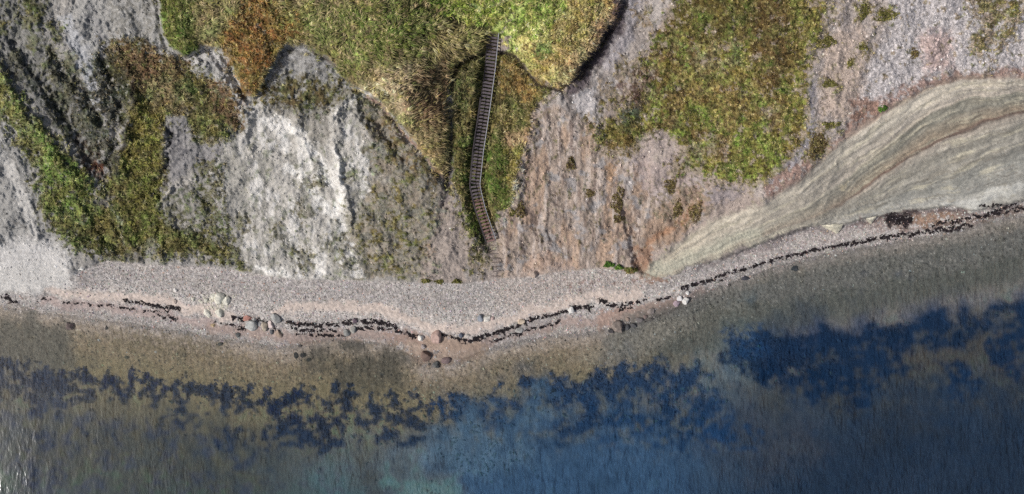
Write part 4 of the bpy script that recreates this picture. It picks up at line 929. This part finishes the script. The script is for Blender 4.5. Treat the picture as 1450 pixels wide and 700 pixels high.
names = [('meadow_grass', 'tall straw and green meadow grass blown over, left of the stair', 'grass'), ('plateau_grass', 'bright green and pale grass on the clifftop right of the stair', 'grass'),
         ('gully_grass', 'rough green grass in the gully the stair runs down', 'grass'), ('scrub', 'mixed olive scrub and grass on the left slopes', 'scrub'),
         ('slope_grass', 'sparse olive grass tufts on the chalk slope below the meadow', 'grass'), ('heath_scrub', 'mottled green and brown scrub carpet on the right hillside', 'scrub'),
         ('hilltop_scrub', 'short olive scrub at the far right hilltop', 'scrub')]
for r, (nm, lb, ct) in enumerate(names):
    sel = np.where(reg == r)[0]
    if len(sel) < 20: continue
    vi = (sel[:, None]*5+np.arange(5)).ravel()
    n = len(sel); a_ = np.arange(n)[:, None]*5
    f = np.concatenate([a_+np.array([0, 1, 3]), a_+np.array([0, 3, 2]), a_+np.array([2, 3, 4])])
    o = fast_mesh(nm, Vb[vi], f, M_leaf, {'tone': ('FLOAT_COLOR', np.repeat(cb[sel], 5, 0))}, smooth=False)
    tag(o, lb, ct, None, 'stuff')

# ------------------------------------------------------------------ loose stones, wrack, eelgrass (nobody could count these)
OCT = np.array([(1, 0, 0), (0, 1, 0), (-1, 0, 0), (0, -1, 0), (0, 0, 1), (0, 0, -.6)], float)
OF = np.array([(0, 1, 4), (1, 2, 4), (2, 3, 4), (3, 0, 4), (1, 0, 5), (2, 1, 5), (3, 2, 5), (0, 3, 5)])
def scatter(name, px, py, rad, cols, mat, flat=.6, lift=.2, jit=.3, label='', cat='', elong=1.5):
    n = len(px); z = gz(px, py); x, y = world(px, py, z)
    a = RNG.random(n)*6.28; e = 1+RNG.random(n)*(elong-1)
    V = np.tile(OCT, (n, 1, 1))*(1+RNG.normal(0, jit, (n, 6, 1)))
    V[:, :, 0] *= (rad*e)[:, None]; V[:, :, 1] *= (rad/np.sqrt(e))[:, None]; V[:, :, 2] *= (rad*flat)[:, None]
    c, s = np.cos(a)[:, None], np.sin(a)[:, None]
    X = V[:, :, 0]*c-V[:, :, 1]*s+x[:, None]; Y = V[:, :, 0]*s+V[:, :, 1]*c+y[:, None]; Zz = V[:, :, 2]+(z+rad*lift)[:, None]
    F = (np.arange(n)[:, None, None]*6+OF).reshape(-1, 3)
    o = fast_mesh(name, np.stack([X, Y, Zz], 2).reshape(-1, 3), F, mat, {'tone': ('FLOAT_COLOR', np.repeat(cols, 6, 0))}, smooth=False)
    return tag(o, label, cat, None, 'stuff')
def stone_cols(n, c=(168, 162, 158), v=.35):
    b = lin(c)*ALB*np.exp(RNG.normal(0, v, (n, 1)))*(1+RNG.normal(0, .05, (n, 3)))
    k = RNG.random(n) < .1; b[k] *= np.array([1.15, .85, .75]); return np.clip(b, .03, .8)
# beach shingle
n0 = 60000; x = RNG.uniform(-30, 1480, n0); y = RNG.uniform(280, 520, n0); i_ = near(x, y)
k = (RNG.random(n0) < GRAV[i_]*ss(-40, -10, dS[i_])**0) & (toe[i_]-CY[i_] < 2) & (dS[i_] < 4)
x, y = x[k][:13000], y[k][:13000]; n = len(x)
scatter('shingle', x, y, .05+.09*RNG.random(n)**3, stone_cols(n, (172, 168, 165), .27), M_stone, .6, .1, .25, 'grey and white beach shingle along the cliff foot', 'shingle')
# stones on the slopes
n0 = 70000; x = RNG.uniform(-30, 1480, n0); y = RNG.uniform(-30, 400, n0); i_ = near(x, y)
k = (RNG.random(n0) < .32*(1-VEG[i_])+.03) & (toe[i_]-CY[i_] > 1) & (fm[i_] < .3)
x, y = x[k][:12000], y[k][:12000]; n = len(x)
cc = np.clip(COL[near(x, y)]*ALB*np.exp(RNG.normal(.05, .32, (n, 1))), .03, .8)
scatter('slope_rubble', x, y, .05+.12*RNG.random(n)**3, cc, M_stone, .7, .1, .3, 'small loose stones and clods scattered on the bare slopes', 'rubble')
# stones in the shallows
n0 = 60000; x = RNG.uniform(-30, 1480, n0); y = RNG.uniform(300, 620, n0); i_ = near(x, y)
k = (dS[i_] > 2) & (RNG.random(n0) < .5*ss(95, 20, dS[i_])*(.25+.75*ss(-.1, .3, pat[i_])))
x, y = x[k][:9000], y[k][:9000]; n = len(x)
cc = np.clip(ALBEDO[near(x, y)]*np.exp(RNG.normal(.0, .55, (n, 1))), .02, .7)
scatter('seabed_pebbles', x, y, .06+.13*RNG.random(n)**3, cc, M_stone, .6, .15, .3, 'pebbles lying under the shallow water near the shore', 'pebbles')
# wrack
xs, ys, rs = [], [], []
for st, wdt, cnt in WRACK:
    p = np.array(st, float); seg = np.hypot(*(p[1:]-p[:-1]).T); cum = np.concatenate([[0], np.cumsum(seg)])
    c_n = int(cnt*4.5)
    s_ = RNG.random(c_n)*cum[-1]
    # clumped: keep where a noise along the line is high
    xx_ = np.interp(s_, cum, p[:, 0]); yy_ = np.interp(s_, cum, p[:, 1])
    xx_ = xx_+RNG.normal(0, 1.2, c_n); yy_ = yy_+RNG.normal(0, wdt*.30, c_n)+2.6*pn(xx_/13, yy_/13, 500)
    kp = (fbm(xx_, yy_*2.2, 9, 3, 505, .8) > .0)
    xs.append(xx_[kp]); ys.append(yy_[kp]); rs.append(.04+.13*RNG.random(kp.sum())**1.6)
x, y, r_ = map(np.concatenate, (xs, ys, rs))
cc = lin((32, 26, 29))*np.exp(RNG.normal(0, .35, (len(x), 1)))
scatter('seaweed_wrack', x, y, r_, cc, M_stone, .35, .2, .45, 'black dried seaweed thrown up in broken lines along the beach', 'seaweed', 2.2)
# eelgrass fronds on the seabed
n0 = 90000; x = RNG.uniform(-40, 1490, n0); y = RNG.uniform(430, 740, n0); i_ = near(x, y)
k = RNG.random(n0) < WEED[i_]*.4; x, y = x[k][:12000], y[k][:22000]; n = len(x)
cc = np.clip(ALBEDO[near(x, y)]*np.exp(RNG.normal(0, .3, (n, 1))), .006, .3)
scatter('eelgrass', x, y, .09+.14*RNG.random(n), cc, M_leaf, .8, .3, .4, 'dark eelgrass beds growing on the seabed offshore', 'seaweed', 2.0)

# ------------------------------------------------------------------ boulders
import bmesh
def ico(sub):
    bm = bmesh.new(); bmesh.ops.create_icosphere(bm, subdivisions=sub, radius=1.0)
    V = np.array([v.co[:] for v in bm.verts]); F = np.array([[v.index for v in f.verts] for f in bm.faces]); bm.free(); return V, F
ICO = ico(3)
rock_mats = {}
def rock_mat(col):
    g_ = sum(col)/3; col = tuple(int(round(c*.68+g_*.32+4)) for c in col)
    if col not in rock_mats:
        rock_mats[col] = simple_mat('boulder_stone', col, .85, .28, 2.2, .04)
    return rock_mats[col]
def rock(px, py, wpx, hpx, col, label, rot=0, name='boulder', cat='boulder', flat=.55, bury=.25, cuts=7, seed=None, group=None, taper=0.0):
    rg = np.random.default_rng(int(px*31+py*7) if seed is None else seed)
    V = ICO[0].copy()
    for c in range(cuts+5):
        d = rg.normal(size=3); d /= np.linalg.norm(d); d[2] = abs(d[2])*.8; d /= np.linalg.norm(d)
        t = rg.uniform(.55, .84); s = V@d; k = s > t; V[k] -= np.outer((s[k]-t)*.88, d)
    q = V*1.7+rg.uniform(0, 50, 3)
    V *= (1+.10*pn(q[:, 0]+q[:, 2], q[:, 1]-q[:, 2]*.6, 600)+.04*pn(q[:, 0]*3.1, q[:, 1]*3.1+q[:, 2]*2, 601))[:, None]
    V[:, 0] *= 1+taper*V[:, 1]
    V[:, :2] /= np.abs(V[:, :2]).max(0)
    a, b_ = wpx*S/2, hpx*S/2; hz = min(a, b_)*2*flat
    V[:, 0] *= a; V[:, 1] *= b_; V[:, 2] *= hz/2/max(V[:, 2].max(), .5)
    x, y, z = place(px, py)
    z += hz*(.5-bury)
    o = fast_mesh(name, V, ICO[1], rock_mat(col), smooth=False)
    o.location = (x, y, z); o.rotation_euler = (0, 0, R(rot))
    return tag(o, label, cat, group)
LG, DK, CR, PK = (178, 180, 176), (70, 68, 72), (200, 196, 176), (176, 142, 130)
ROCKS = [
 (100, 462, 12, 11, (104, 88, 84), 'round dark boulder alone in the shallows at the far left', 0, .7, .3),
 (302, 461, 7, 5, (178, 152, 108), 'small yellow stone on wet sand below the cream chalk blocks', 0, .5, .3),
 (350, 451, 12, 8, (186, 120, 104), 'red stone behind the large pale wedge boulder', 12, .5, .3),
 (356, 462, 15, 15, (186, 188, 182), 'large pale grey wedge-shaped boulder, left in the row of beach stones', 0, .6, .15),
 (360, 453, 5, 6, (160, 160, 156), 'small grey stone squeezed behind the large pale wedge boulder', -20, .6, .2),
 (367, 459, 4, 6, (206, 204, 200), 'tiny white upright stone between wedge boulder and tan oval', 0, .6, .2),
 (375, 463, 8, 13, (176, 160, 136), 'upright tan oval boulder in the middle of the stone row', 2, .7, .15),
 (383.5, 460, 7, 11, (200, 180, 174), 'white and pink stone between the tan oval and grey slab', 10, .7, .2),
 (391, 452, 11, 16, (152, 154, 150), 'long grey slab leaning diagonally, right end of the stone row', 38, .6, .15),
 (385, 470, 6, 7, (92, 94, 98), 'small dark blue stone in wet sand under the row', 0, .5, .3),
 (394.5, 473, 9, 12, (158, 134, 116), 'tan wedge stone half sunk in wet sand right of the row', 30, .5, .35),
 (337, 474, 7, 8, (84, 86, 86), 'dark grey round stone at the water edge left of the row', 0, .5, .35),
 (312, 487, 7, 5, (72, 74, 68), 'dark flat stone under shallow water left of the row', 20, .5, .3),
 (419, 503.5, 6, 9, (40, 40, 44), 'upright black stone, left of the black pair in the shallows', 0, .6, .2),
 (428.5, 503, 7, 7, (46, 44, 48), 'round black stone, right of the black pair in the shallows', 0, .6, .2),
 (437, 510, 6, 5, (52, 52, 50), 'small black stone below right of the black pair', 0, .5, .3),
 (425, 490, 6, 4, (80, 76, 74), 'small dark stone above the black pair', 0, .5, .3),
 (491.5, 471, 9, 10, (132, 134, 130), 'grey stone at the lower wrack line, left of two', 0, .6, .25),
 (500.5, 467.5, 9, 9, (150, 148, 142), 'lighter grey stone at the lower wrack line, right of two', 20, .6, .25),
 (502.5, 454, 7, 7, (112, 92, 104), 'purple stone set in the upper black wrack line', 30, .6, .25),
 (596, 478, 8, 9, (218, 216, 206), 'bright white stone at the wrack gap left of the pink boulder', -35, .7, .15),
 (618.5, 478, 14, 20, (182, 146, 134), 'large pink wedge-shaped boulder standing at the top of the wet sand', 0, .6, .15),
 (599.5, 491, 6, 7, (150, 138, 136), 'small pale-centred stone below the bright white stone', 20, .6, .25),
 (617.5, 499, 8, 5, (132, 124, 118), 'low flat stone sunk in sand under the pink boulder', 10, .4, .35),
 (602, 505, 15, 14, (122, 96, 84), 'biggest round orange and dark boulder in the wet sand group', -10, .7, .25),
 (632, 511, 13, 10, (118, 96, 96), 'purple brown boulder, right one of the wet sand group', 0, .6, .3),
 (618, 516.5, 10, 11, (84, 86, 86), 'dark grey rounded boulder, lowest of the wet sand group', 0, .7, .25),
 (608, 516, 4, 4, (86, 78, 70), 'tiny brown stone left of the lowest grey boulder', 0, .5, .3),
 (653, 475, 7, 7, (92, 100, 118), 'small slate blue stone beside a pale flat stone in the wrack', 20, .6, .2),
 (661, 475.5, 8, 6, (188, 178, 168), 'pale flat stone right of the slate blue stone', 20, .4, .2),
 (680, 450.5, 9, 10, (128, 136, 150), 'blue grey stone on the upper shingle beside the white slab', 0, .6, .2),
 (689, 451, 9, 12, (208, 204, 192), 'white slab tilted on the upper shingle', -45, .5, .2),
 (697, 451, 6, 6, (186, 156, 150), 'pink stone right of the tilted white slab', 0, .5, .25),
 (808.5, 439, 9, 10, (210, 208, 204), 'bright white boulder sitting in the black wrack line', 0, .7, .15),
 (738, 455, 10, 8, (196, 174, 146), 'tan stone above the wrack right of the stairs', 20, .5, .25),
 (735, 467.5, 11, 8, (156, 154, 150), 'flat grey stone between the two wrack lines', 10, .4, .3),
 (875, 464, 17, 18, (128, 114, 106), 'largest round boulder of the cluster in the right shallows', 0, .7, .25),
 (865.5, 468, 8, 7, (64, 62, 64), 'dark stone touching the left side of the largest round boulder', 0, .6, .25),
 (887, 464, 8, 8, (74, 76, 80), 'dark stone touching the right side of the largest round boulder', 10, .6, .25),
 (897.5, 461, 8, 7, (78, 78, 80), 'small dark angular stone, second right of the largest boulder', 25, .6, .25),
 (889, 452, 6, 6, (150, 128, 114), 'small tan stone above the largest round boulder', 0, .5, .3),
 (906, 453, 12, 8, (106, 100, 100), 'long grey stone with dark rim in the right cluster', -8, .6, .3),
 (914, 448.5, 6, 6, (120, 100, 96), 'small brown stone between the long grey one and the diamond', 0, .5, .3),
 (921.5, 441, 10, 9, (130, 118, 112), 'diamond-shaped stone at the top of the right cluster', 40, .5, .3),
 (921, 452, 9, 6, (86, 82, 78), 'low dark stone at the right end of the cluster', 15, .5, .3),
 (962.5, 423, 8, 7, (214, 212, 212), 'white stone, left of the white pair near the right wrack', 0, .7, .2),
 (970.5, 425.5, 10, 10, (206, 204, 200), 'larger white stone, right of the white pair', 30, .7, .2),
 (973, 415, 5, 5, (216, 214, 210), 'tiny white stone above the white pair', 0, .6, .2),
 (957.5, 430, 10, 8, (152, 130, 142), 'lilac stone below left of the white pair', 40, .6, .25),
 (756, 388.5, 11, 11, (170, 148, 132), 'tan boulder half buried in clay at the foot of the right slope', 10, .6, .3),
 (180, 506, 6, 5, (74, 72, 66), 'small dark stone under the shallows mid left', 0, .5, .3),
 (151, 464, 4, 6, (64, 62, 62), 'small upright dark stone in the left shallows near the round boulder', 0, .5, .3),
 (784, 553, 7, 6, (50, 58, 64), 'dark stone lying deeper offshore of the middle bay', 0, .5, .3),
 (1120, 361, 5, 4, (92, 84, 88), 'small dark stone at the foot of the bedded cliff shingle', 0, .5, .3),
 (1125, 380, 10, 8, (58, 60, 68), 'dark blue weedy stone in the right shallows', 10, .4, .3),
 (1055, 394, 12, 8, (60, 62, 74), 'dark weed-covered stone just off the right beach', -10, .4, .3),
 (1145, 356, 4, 4, (80, 76, 78), 'tiny dark stone on the narrow right shingle', 0, .5, .3),
 (217, 449, 5, 4, (150, 138, 132), 'small pale stone on pink sand left of the chalk blocks', 0, .5, .3),
 (249, 411, 6, 5, (206, 202, 196), 'white stone at the top of the pink sand ribbon', 0, .5, .2),
 (248, 427, 5, 7, (186, 166, 150), 'tan stone on the pink sand ribbon under the white stone', 0, .5, .2),
 (116, 380, 6, 5, (210, 208, 202), 'white chalk lump at the top of the left shingle', 0, .5, .2),
]
for (px, py, wp, hp, col, lb, rot, fl, bu) in ROCKS: rock(px, py, wp*1.14, hp*1.14, col, lb, rot, flat=fl, bury=bu)
for (px, py, wp, hp, lb, rot) in ((311, 424, 17, 18, 'largest cream chalk rubble block on the shingle', 10), (321, 427, 13, 12, 'cream chalk block leaning on the right of the largest one', 30), (311, 443, 12, 15, 'upright cream chalk block below the largest', 12),
                               (293.5, 443, 9, 13, 'slanting cream chalk block, lower left of the group', 40), (274, 424, 6, 7, 'small cream chalk lump, leftmost of the group', 0), (292, 425, 6, 6, 'small cream chalk lump left of the largest block', 0), (302, 420, 7, 9, 'narrow chalk lump against the left of the largest block', -10)):
    rock(px, py, wp*1.05, hp*1.05, (212, 208, 190), lb, rot, 'chalk_block', 'chalk block', .5, .2, 16, taper=.25)
x = RNG.normal(306, 12, 260); y = RNG.normal(430, 9, 260)
scatter('chalk_chips', x, y, .05+.13*RNG.random(260)**2, np.clip(lin((206, 202, 186))*np.exp(RNG.normal(0, .12, (260, 1))), 0, .8), M_stone, .6, .1, .3, 'cream chalk chips fallen round the chalk blocks on the shingle', 'rubble')
# pointed chalk feet sticking out under the bedded cliff
def spur(pts, h, col, label):
    p = np.array(pts, float); n = len(p); c = p.mean(0)
    V = []; 
    for q in p:
        z = float(gz(q[0], q[1])[0]); z0 = min(z, 2.0)
        x, y = world(q[0], q[1], 1.0); V.append((x, y, .7))
    for q, hh in zip(p, h):
        x, y = world(q[0]*.9+c[0]*.1, q[1]*.9+c[1]*.1, 1+hh); V.append((x, y, 1.0+hh))
    x, y = world(c[0], c[1], 1+max(h)*.8); V.append((x, y, 1+max(h)*.8))
    F = []
    bm = bmesh.new(); vs = [bm.verts.new(v) for v in V]
    for i in range(n):
        j = (i+1) % n; bm.faces.new((vs[i], vs[i+n], vs[j+n], vs[j])); bm.faces.new((vs[i+n], vs[2*n], vs[j+n]))
    bmesh.ops.recalc_face_normals(bm, faces=bm.faces[:])
    bmesh.ops.subdivide_edges(bm, edges=bm.edges[:], cuts=3, use_grid_fill=True)
    for v in bm.verts: v.co += Vector((random.uniform(-.03, .03), random.uniform(-.03, .03), random.uniform(-.07, .07)))
    me = bpy.data.meshes.new('chalk_spur'); bm.to_mesh(me); bm.free(); me.materials.append(rock_mat(col))
    o = bpy.data.objects.new('chalk_spur', me); COLL.objects.link(o); tag(o, label, 'rock')
spur([(1158, 317), (1178, 316), (1196, 316), (1192, 325), (1186, 332), (1180, 328), (1170, 324)], [2.0, 2.4, 2.0, 1.0, .3, .6, 1.1], (206, 198, 170), 'largest pointed cream chalk foot jutting from the cliff base')
spur([(1226, 309), (1242, 306), (1238, 312), (1234, 318), (1229, 314)], [2.0, 2.2, 1.2, .4, .9], (196, 190, 166), 'small cream chalk point under the middle of the cliff')
spur([(1364, 294), (1386, 292), (1380, 299), (1376, 303), (1371, 299)], [1.6, 1.8, 1.0, .3, .8], (188, 186, 176), 'pale chalk point at the right end of the cliff base')

# ------------------------------------------------------------------ bushes one can point to
def bush(px, py, wpx, hpx, hgt, cols, label, name='bush', cat='bush', n=420, seed=1):
    rg = np.random.default_rng(seed*17+int(px)); x0, y0, z0 = place(px, py)
    root = bpy.data.objects.new(name, None); COLL.objects.link(root); root.location = (x0, y0, z0); root.empty_display_size = .3; tag(root, label, cat)
    a = rg.random(n)*6.283; r = rg.random(n)**.5; lobes = 1+.22*np.sin(a*3+rg.random()*6)+.12*np.sin(a*7+rg.random()*6)
    X = np.cos(a)*r*lobes*wpx*S/2; Y = np.sin(a)*r*lobes*hpx*S/2
    gzv = gz(px+X/S, py-Y/S)-z0
    Zt = gzv+hgt*np.clip(1-(r*.95)**2, 0, 1)**.6*(.45+.55*rg.random(n))*(.8+.3*np.sin(X*9+Y*7))
    sz = rg.uniform(.05, .11, n)
    t1 = rg.normal(size=(n, 3)); t1[:, 2] *= .5; t1 /= np.linalg.norm(t1, axis=1)[:, None]; t2 = rg.normal(size=(n, 3)); t2[:, 2] *= .5; t2 -= t1*(t1*t2).sum(1)[:, None]; t2 /= np.linalg.norm(t2, axis=1)[:, None]
    C = np.stack([X, Y, Zt], 1); s = sz[:, None]
    V = np.stack([C-t1*s*1.5, C+t2*s*.7, C+t1*s*1.5, C-t2*s*.7], 1).reshape(-1, 3)
    F = np.arange(n)[:, None]*4+np.arange(4)
    ck = rg.integers(0, len(cols), n); cl = np.array([lin(c) for c in cols])[ck]*ALB*np.exp(rg.normal(0, .3, (n, 1)))
    fast_mesh('foliage', V, F, M_leaf, {'tone': ('FLOAT_COLOR', np.repeat(np.clip(cl, .005, .6), 4, 0))}, False, root)['kind'] = 'stuff'
    # woody stems
    SV, SF = [], []
    for k in range(5):
        aa = k*1.256+rg.random(); ex_, ey_ = math.cos(aa)*wpx*S*.3, math.sin(aa)*hpx*S*.3
        b0 = len(SV)
        for (cx, cy, cz, rr) in ((0, 0, -.05, .035), (ex_*.5, ey_*.5, hgt*.4, .025), (ex_, ey_, hgt*.7, .012)):
            for q in range(4): SV.append((cx+math.cos(q*1.571)*rr, cy+math.sin(q*1.571)*rr, cz))
        for l_ in range(2):
            for q in range(4): SF.append((b0+l_*4+q, b0+l_*4+(q+1) % 4, b0+l_*4+4+(q+1) % 4, b0+l_*4+4+q))
    fast_mesh('stem', np.array(SV), np.array(SF), M_stem, None, False, root)
M_stem = simple_mat('twig_bark', (92, 76, 60), .9)
GR = [(78, 110, 44), (96, 132, 52), (60, 90, 40)]; OL = [(104, 104, 52), (84, 84, 46), (128, 122, 70)]; BR = [(104, 96, 58), (84, 66, 50), (132, 120, 78)]
bush(862, 375, 14, 7, .6, GR, 'bright green bush at the foot of the right slope', seed=2)
bush(876, 379, 11, 6, .5, [(104, 136, 60), (84, 112, 50)], 'lighter green low bush just right of the bright green bush', seed=3)
bush(893, 383, 18, 9, .45, [(128, 128, 72), (120, 100, 66), (100, 112, 60)], 'olive grass tuft in the hollow beside the clay cliff end', seed=4)
for q, (px, py, wp, hp, cs, lb) in enumerate((
    (1157, 204, 24, 36, BR, 'largest scrub tuft on bare gravel above the bedded cliff'), (1174, 119, 17, 9, OL, 'oval green tuft on gravel right of the big green patch'), (1173, 58, 16, 15, OL, 'green tuft at the right edge of the big green patch'),
    (1253, 22, 26, 13, OL, 'long olive tuft high on the gravel near a pale slab'), (1224, 14, 12, 20, OL, 'upright olive tuft left of the long olive tuft'), (1222, 67, 12, 8, OL, 'small olive tuft in the middle of the upper gravel'),
    (1176, 177, 22, 7, OL, 'thin strip of green tuft above the largest scrub tuft'), (1250, 154, 10, 7, GR, 'small green tuft at the top edge of the bedded cliff'), (1294, 76, 9, 14, BR, 'faint brownish tuft on the pale upper gravel'),
    (737, 298, 13, 22, BR, 'olive tuft on the pink slope right of the stair bend'), (725, 301, 9, 9, OL, 'small olive tuft close to the lower stair'), (808, 232, 12, 16, BR, 'brown tuft on the bare slope under the pale scree'),
    (835, 274, 12, 10, BR, 'dark tuft on the bare pink slope centre'), (875, 285, 16, 34, BR, 'tall dark tuft strip on the bare pink slope'), (876, 310, 16, 10, BR, 'dark tuft at the lower end of the tall strip'),
    (950, 262, 16, 20, BR, 'dark tuft above the rust stained slope'), (985, 300, 16, 26, BR, 'dark tuft right of the orange rust streak'), (960, 295, 12, 26, BR, 'dark tuft left of the orange rust streak'),
    (870, 400, 0, 0, BR, ''), (603, 398, 14, 6, OL, 'small tuft on the beach edge, left of the row below the slope'), (622, 399, 13, 6, OL, 'second small tuft on the beach edge below the slope'), (647, 399, 14, 6, OL, 'right tuft on the beach edge near the stair foot'),
    (1204, 88, 7, 14, OL, 'narrow tuft on gravel left of the small olive tuft'), (1300, 10, 0, 0, OL, ''), (1376, 18, 0, 0, OL, ''))):
    if wp: bush(px, py, wp, hp, .22+.008*min(wp, hp), cs, lb, 'grass_tuft', 'grass tuft', n=int(60+wp*hp*1.1), seed=q+20)

# ------------------------------------------------------------------ timber stair
def wood(name, col): return simple_mat(name, col, .8, .3, 5, .01)
M_w1 = wood('weathered_tread', (100, 92, 97)); M_w2 = wood('reddish_tread', (130, 104, 100)); M_w3 = wood('dark_stringer', (72, 66, 70)); M_w4 = wood('grey_rail', (158, 160, 166)); M_w5 = wood('sunken_log', (122, 112, 108))
sp = np.array(STAIR); seg = np.hypot(sp[1:, 0]-sp[:-1, 0], sp[1:, 1]-sp[:-1, 1]); cum = np.concatenate([[0], np.cumsum(seg)])
def stair_at(s):
    return tuple(np.interp(s, cum, sp[:, i]) for i in range(3))
def stair_w(s):
    a, b_, z = stair_at(s); x, y = world(a, b_, z); return Vector((x, y, z))
def frame(s):
    p = stair_w(s); q = stair_w(min(s+3, cum[-1])); r = stair_w(max(s-3, 0)); d = (q-r); d.z = 0; d.normalize()
    return p, d, Vector((-d.y, d.x, 0))      # downhill, left-to-right
W2 = .56
x, y, z = stair_w(cum[-1]); stair = bpy.data.objects.new('timber_stair', None); COLL.objects.link(stair); stair.location = (x, y, z)
tag(stair, 'long dark timber stair running down the grassy gully to the beach', 'staircase')
INV = Vector((x, y, z))
def box_mesh(name, sx, sy, sz, mat, bev=.008):
    bm = bmesh.new(); bmesh.ops.create_cube(bm, size=1)
    for v in bm.verts: v.co = Vector((v.co.x*sx, v.co.y*sy, v.co.z*sz))
    bmesh.ops.bevel(bm, geom=bm.edges[:], offset=bev, segments=1, affect='EDGES')
    me = bpy.data.meshes.new(name); bm.to_mesh(me); bm.free(); me.materials.append(mat); return me
tread_me = box_mesh('tread', 1.1, .24, .05, M_w1); tread_red = box_mesh('tread', 1.1, .235, .05, M_w2)
NT = 61
for i in range(NT):
    s = 1.5+(cum[-1]-3)*(i/(NT-1))**1.0
    p, d, n = frame(s)
    o = bpy.data.objects.new('tread', tread_red if i > 47 else tread_me); COLL.objects.link(o); o.parent = stair
    o.location = p-INV+Vector((random.uniform(-.02, .02), random.uniform(-.015, .015), .03)); o.rotation_euler = (random.uniform(-.02, .02), random.uniform(-.03, .03), math.atan2(n.y, n.x)+random.uniform(-.03, .03))
    if i > 47: o['label'] = 'reddish newer tread'
def tube_path(name, pts, wx_, hz_, mat, parent):
    V, F = [], []
    for k, (p, n) in enumerate(pts):
        for (a, b_) in ((-1, -1), (1, -1), (1, 1), (-1, 1)): V.append(tuple(p+n*a*wx_/2+Vector((0, 0, b_*hz_/2))))
    for k in range(len(pts)-1):
        for q in range(4): F.append((k*4+q, k*4+(q+1) % 4, k*4+4+(q+1) % 4, k*4+4+q))
    F.append((3, 2, 1, 0)); e = (len(pts)-1)*4; F.append((e, e+1, e+2, e+3))
    return fast_mesh(name, np.array(V), np.array(F), mat, None, False, parent)
for side in (-1, 1):
    st = [(lambda f: (f[0]-INV+f[2]*side*(W2+.045)+Vector((0, 0, -.03)), f[2]))(frame(s)) for s in np.linspace(0, cum[-1], 48)]
    tube_path('stringer', st, .08, .26, M_w3, stair)
    s0 = 0 if side == -1 else 0
    # n points to the seaward-right or left depending on direction; decide by x
for side, s0, s1 in ((1, 2, cum[-1]-1), (-1, 95, cum[-1]-1)):
    st = []
    for s in np.linspace(s0, s1, 40):
        p, d, n = frame(s); st.append((p-INV+n*side*(W2+.10)+Vector((0, 0, .95)), n))
    tube_path('handrail', st, .075, .06, M_w4 if side == 1 else M_w3, stair)
    for s in np.arange(s0+1, s1, 24):
        p, d, n = frame(s); me = box_mesh('post', .09, .09, 1.55, M_w3)
        o = bpy.data.objects.new('post', me); COLL.objects.link(o); o.parent = stair; o.location = p-INV+n*side*(W2+.10)+Vector((0, 0, .18)); o.rotation_euler = (0, 0, math.atan2(n.y, n.x))
# sunken log steps at the foot
fx, fy, fz = place(700, 368)
es = bpy.data.objects.new('earth_steps', None); COLL.objects.link(es); es.location = (fx, fy, fz); tag(es, 'worn timber-edged earth steps below the stair, half buried in gravel', 'steps')
for (a, b_, wp, r) in ((695.5, 342, 12, 16), (698, 348, 12, 8), (698.5, 355, 13, 4), (699, 360, 13, 6), (701, 366.5, 11, 0), (702, 372, 12, 0), (702.5, 378, 12, 2), (703, 384.5, 11, 4), (702, 391.5, 12, -3)):
    x, y, z = place(a, b_, .05); me = box_mesh('log', wp*S, .11, .12, M_w5, .03)
    o = bpy.data.objects.new('log', me); COLL.objects.link(o); o.parent = es; o.location = (x-fx, y-fy, z-fz); o.rotation_euler = (0, 0, R(r))
for (a, b_, c_, d_) in ((704.5, 345, 706.5, 362), (690.5, 350, 692, 362), (707.5, 366, 708, 384)):
    x, y, z = place(a, b_, .02); x2, y2, z2 = place(c_, d_, .02); v = Vector((x2-x, y2-y, z2-z)); me = box_mesh('side_log', v.length, .08, .09, M_w5, .02)
    o = bpy.data.objects.new('side_log', me); COLL.objects.link(o); o.parent = es; o.location = ((x+x2)/2-fx, (y+y2)/2-fy, (z+z2)/2-fz); o.rotation_euler = v.to_track_quat('X', 'Z').to_euler()
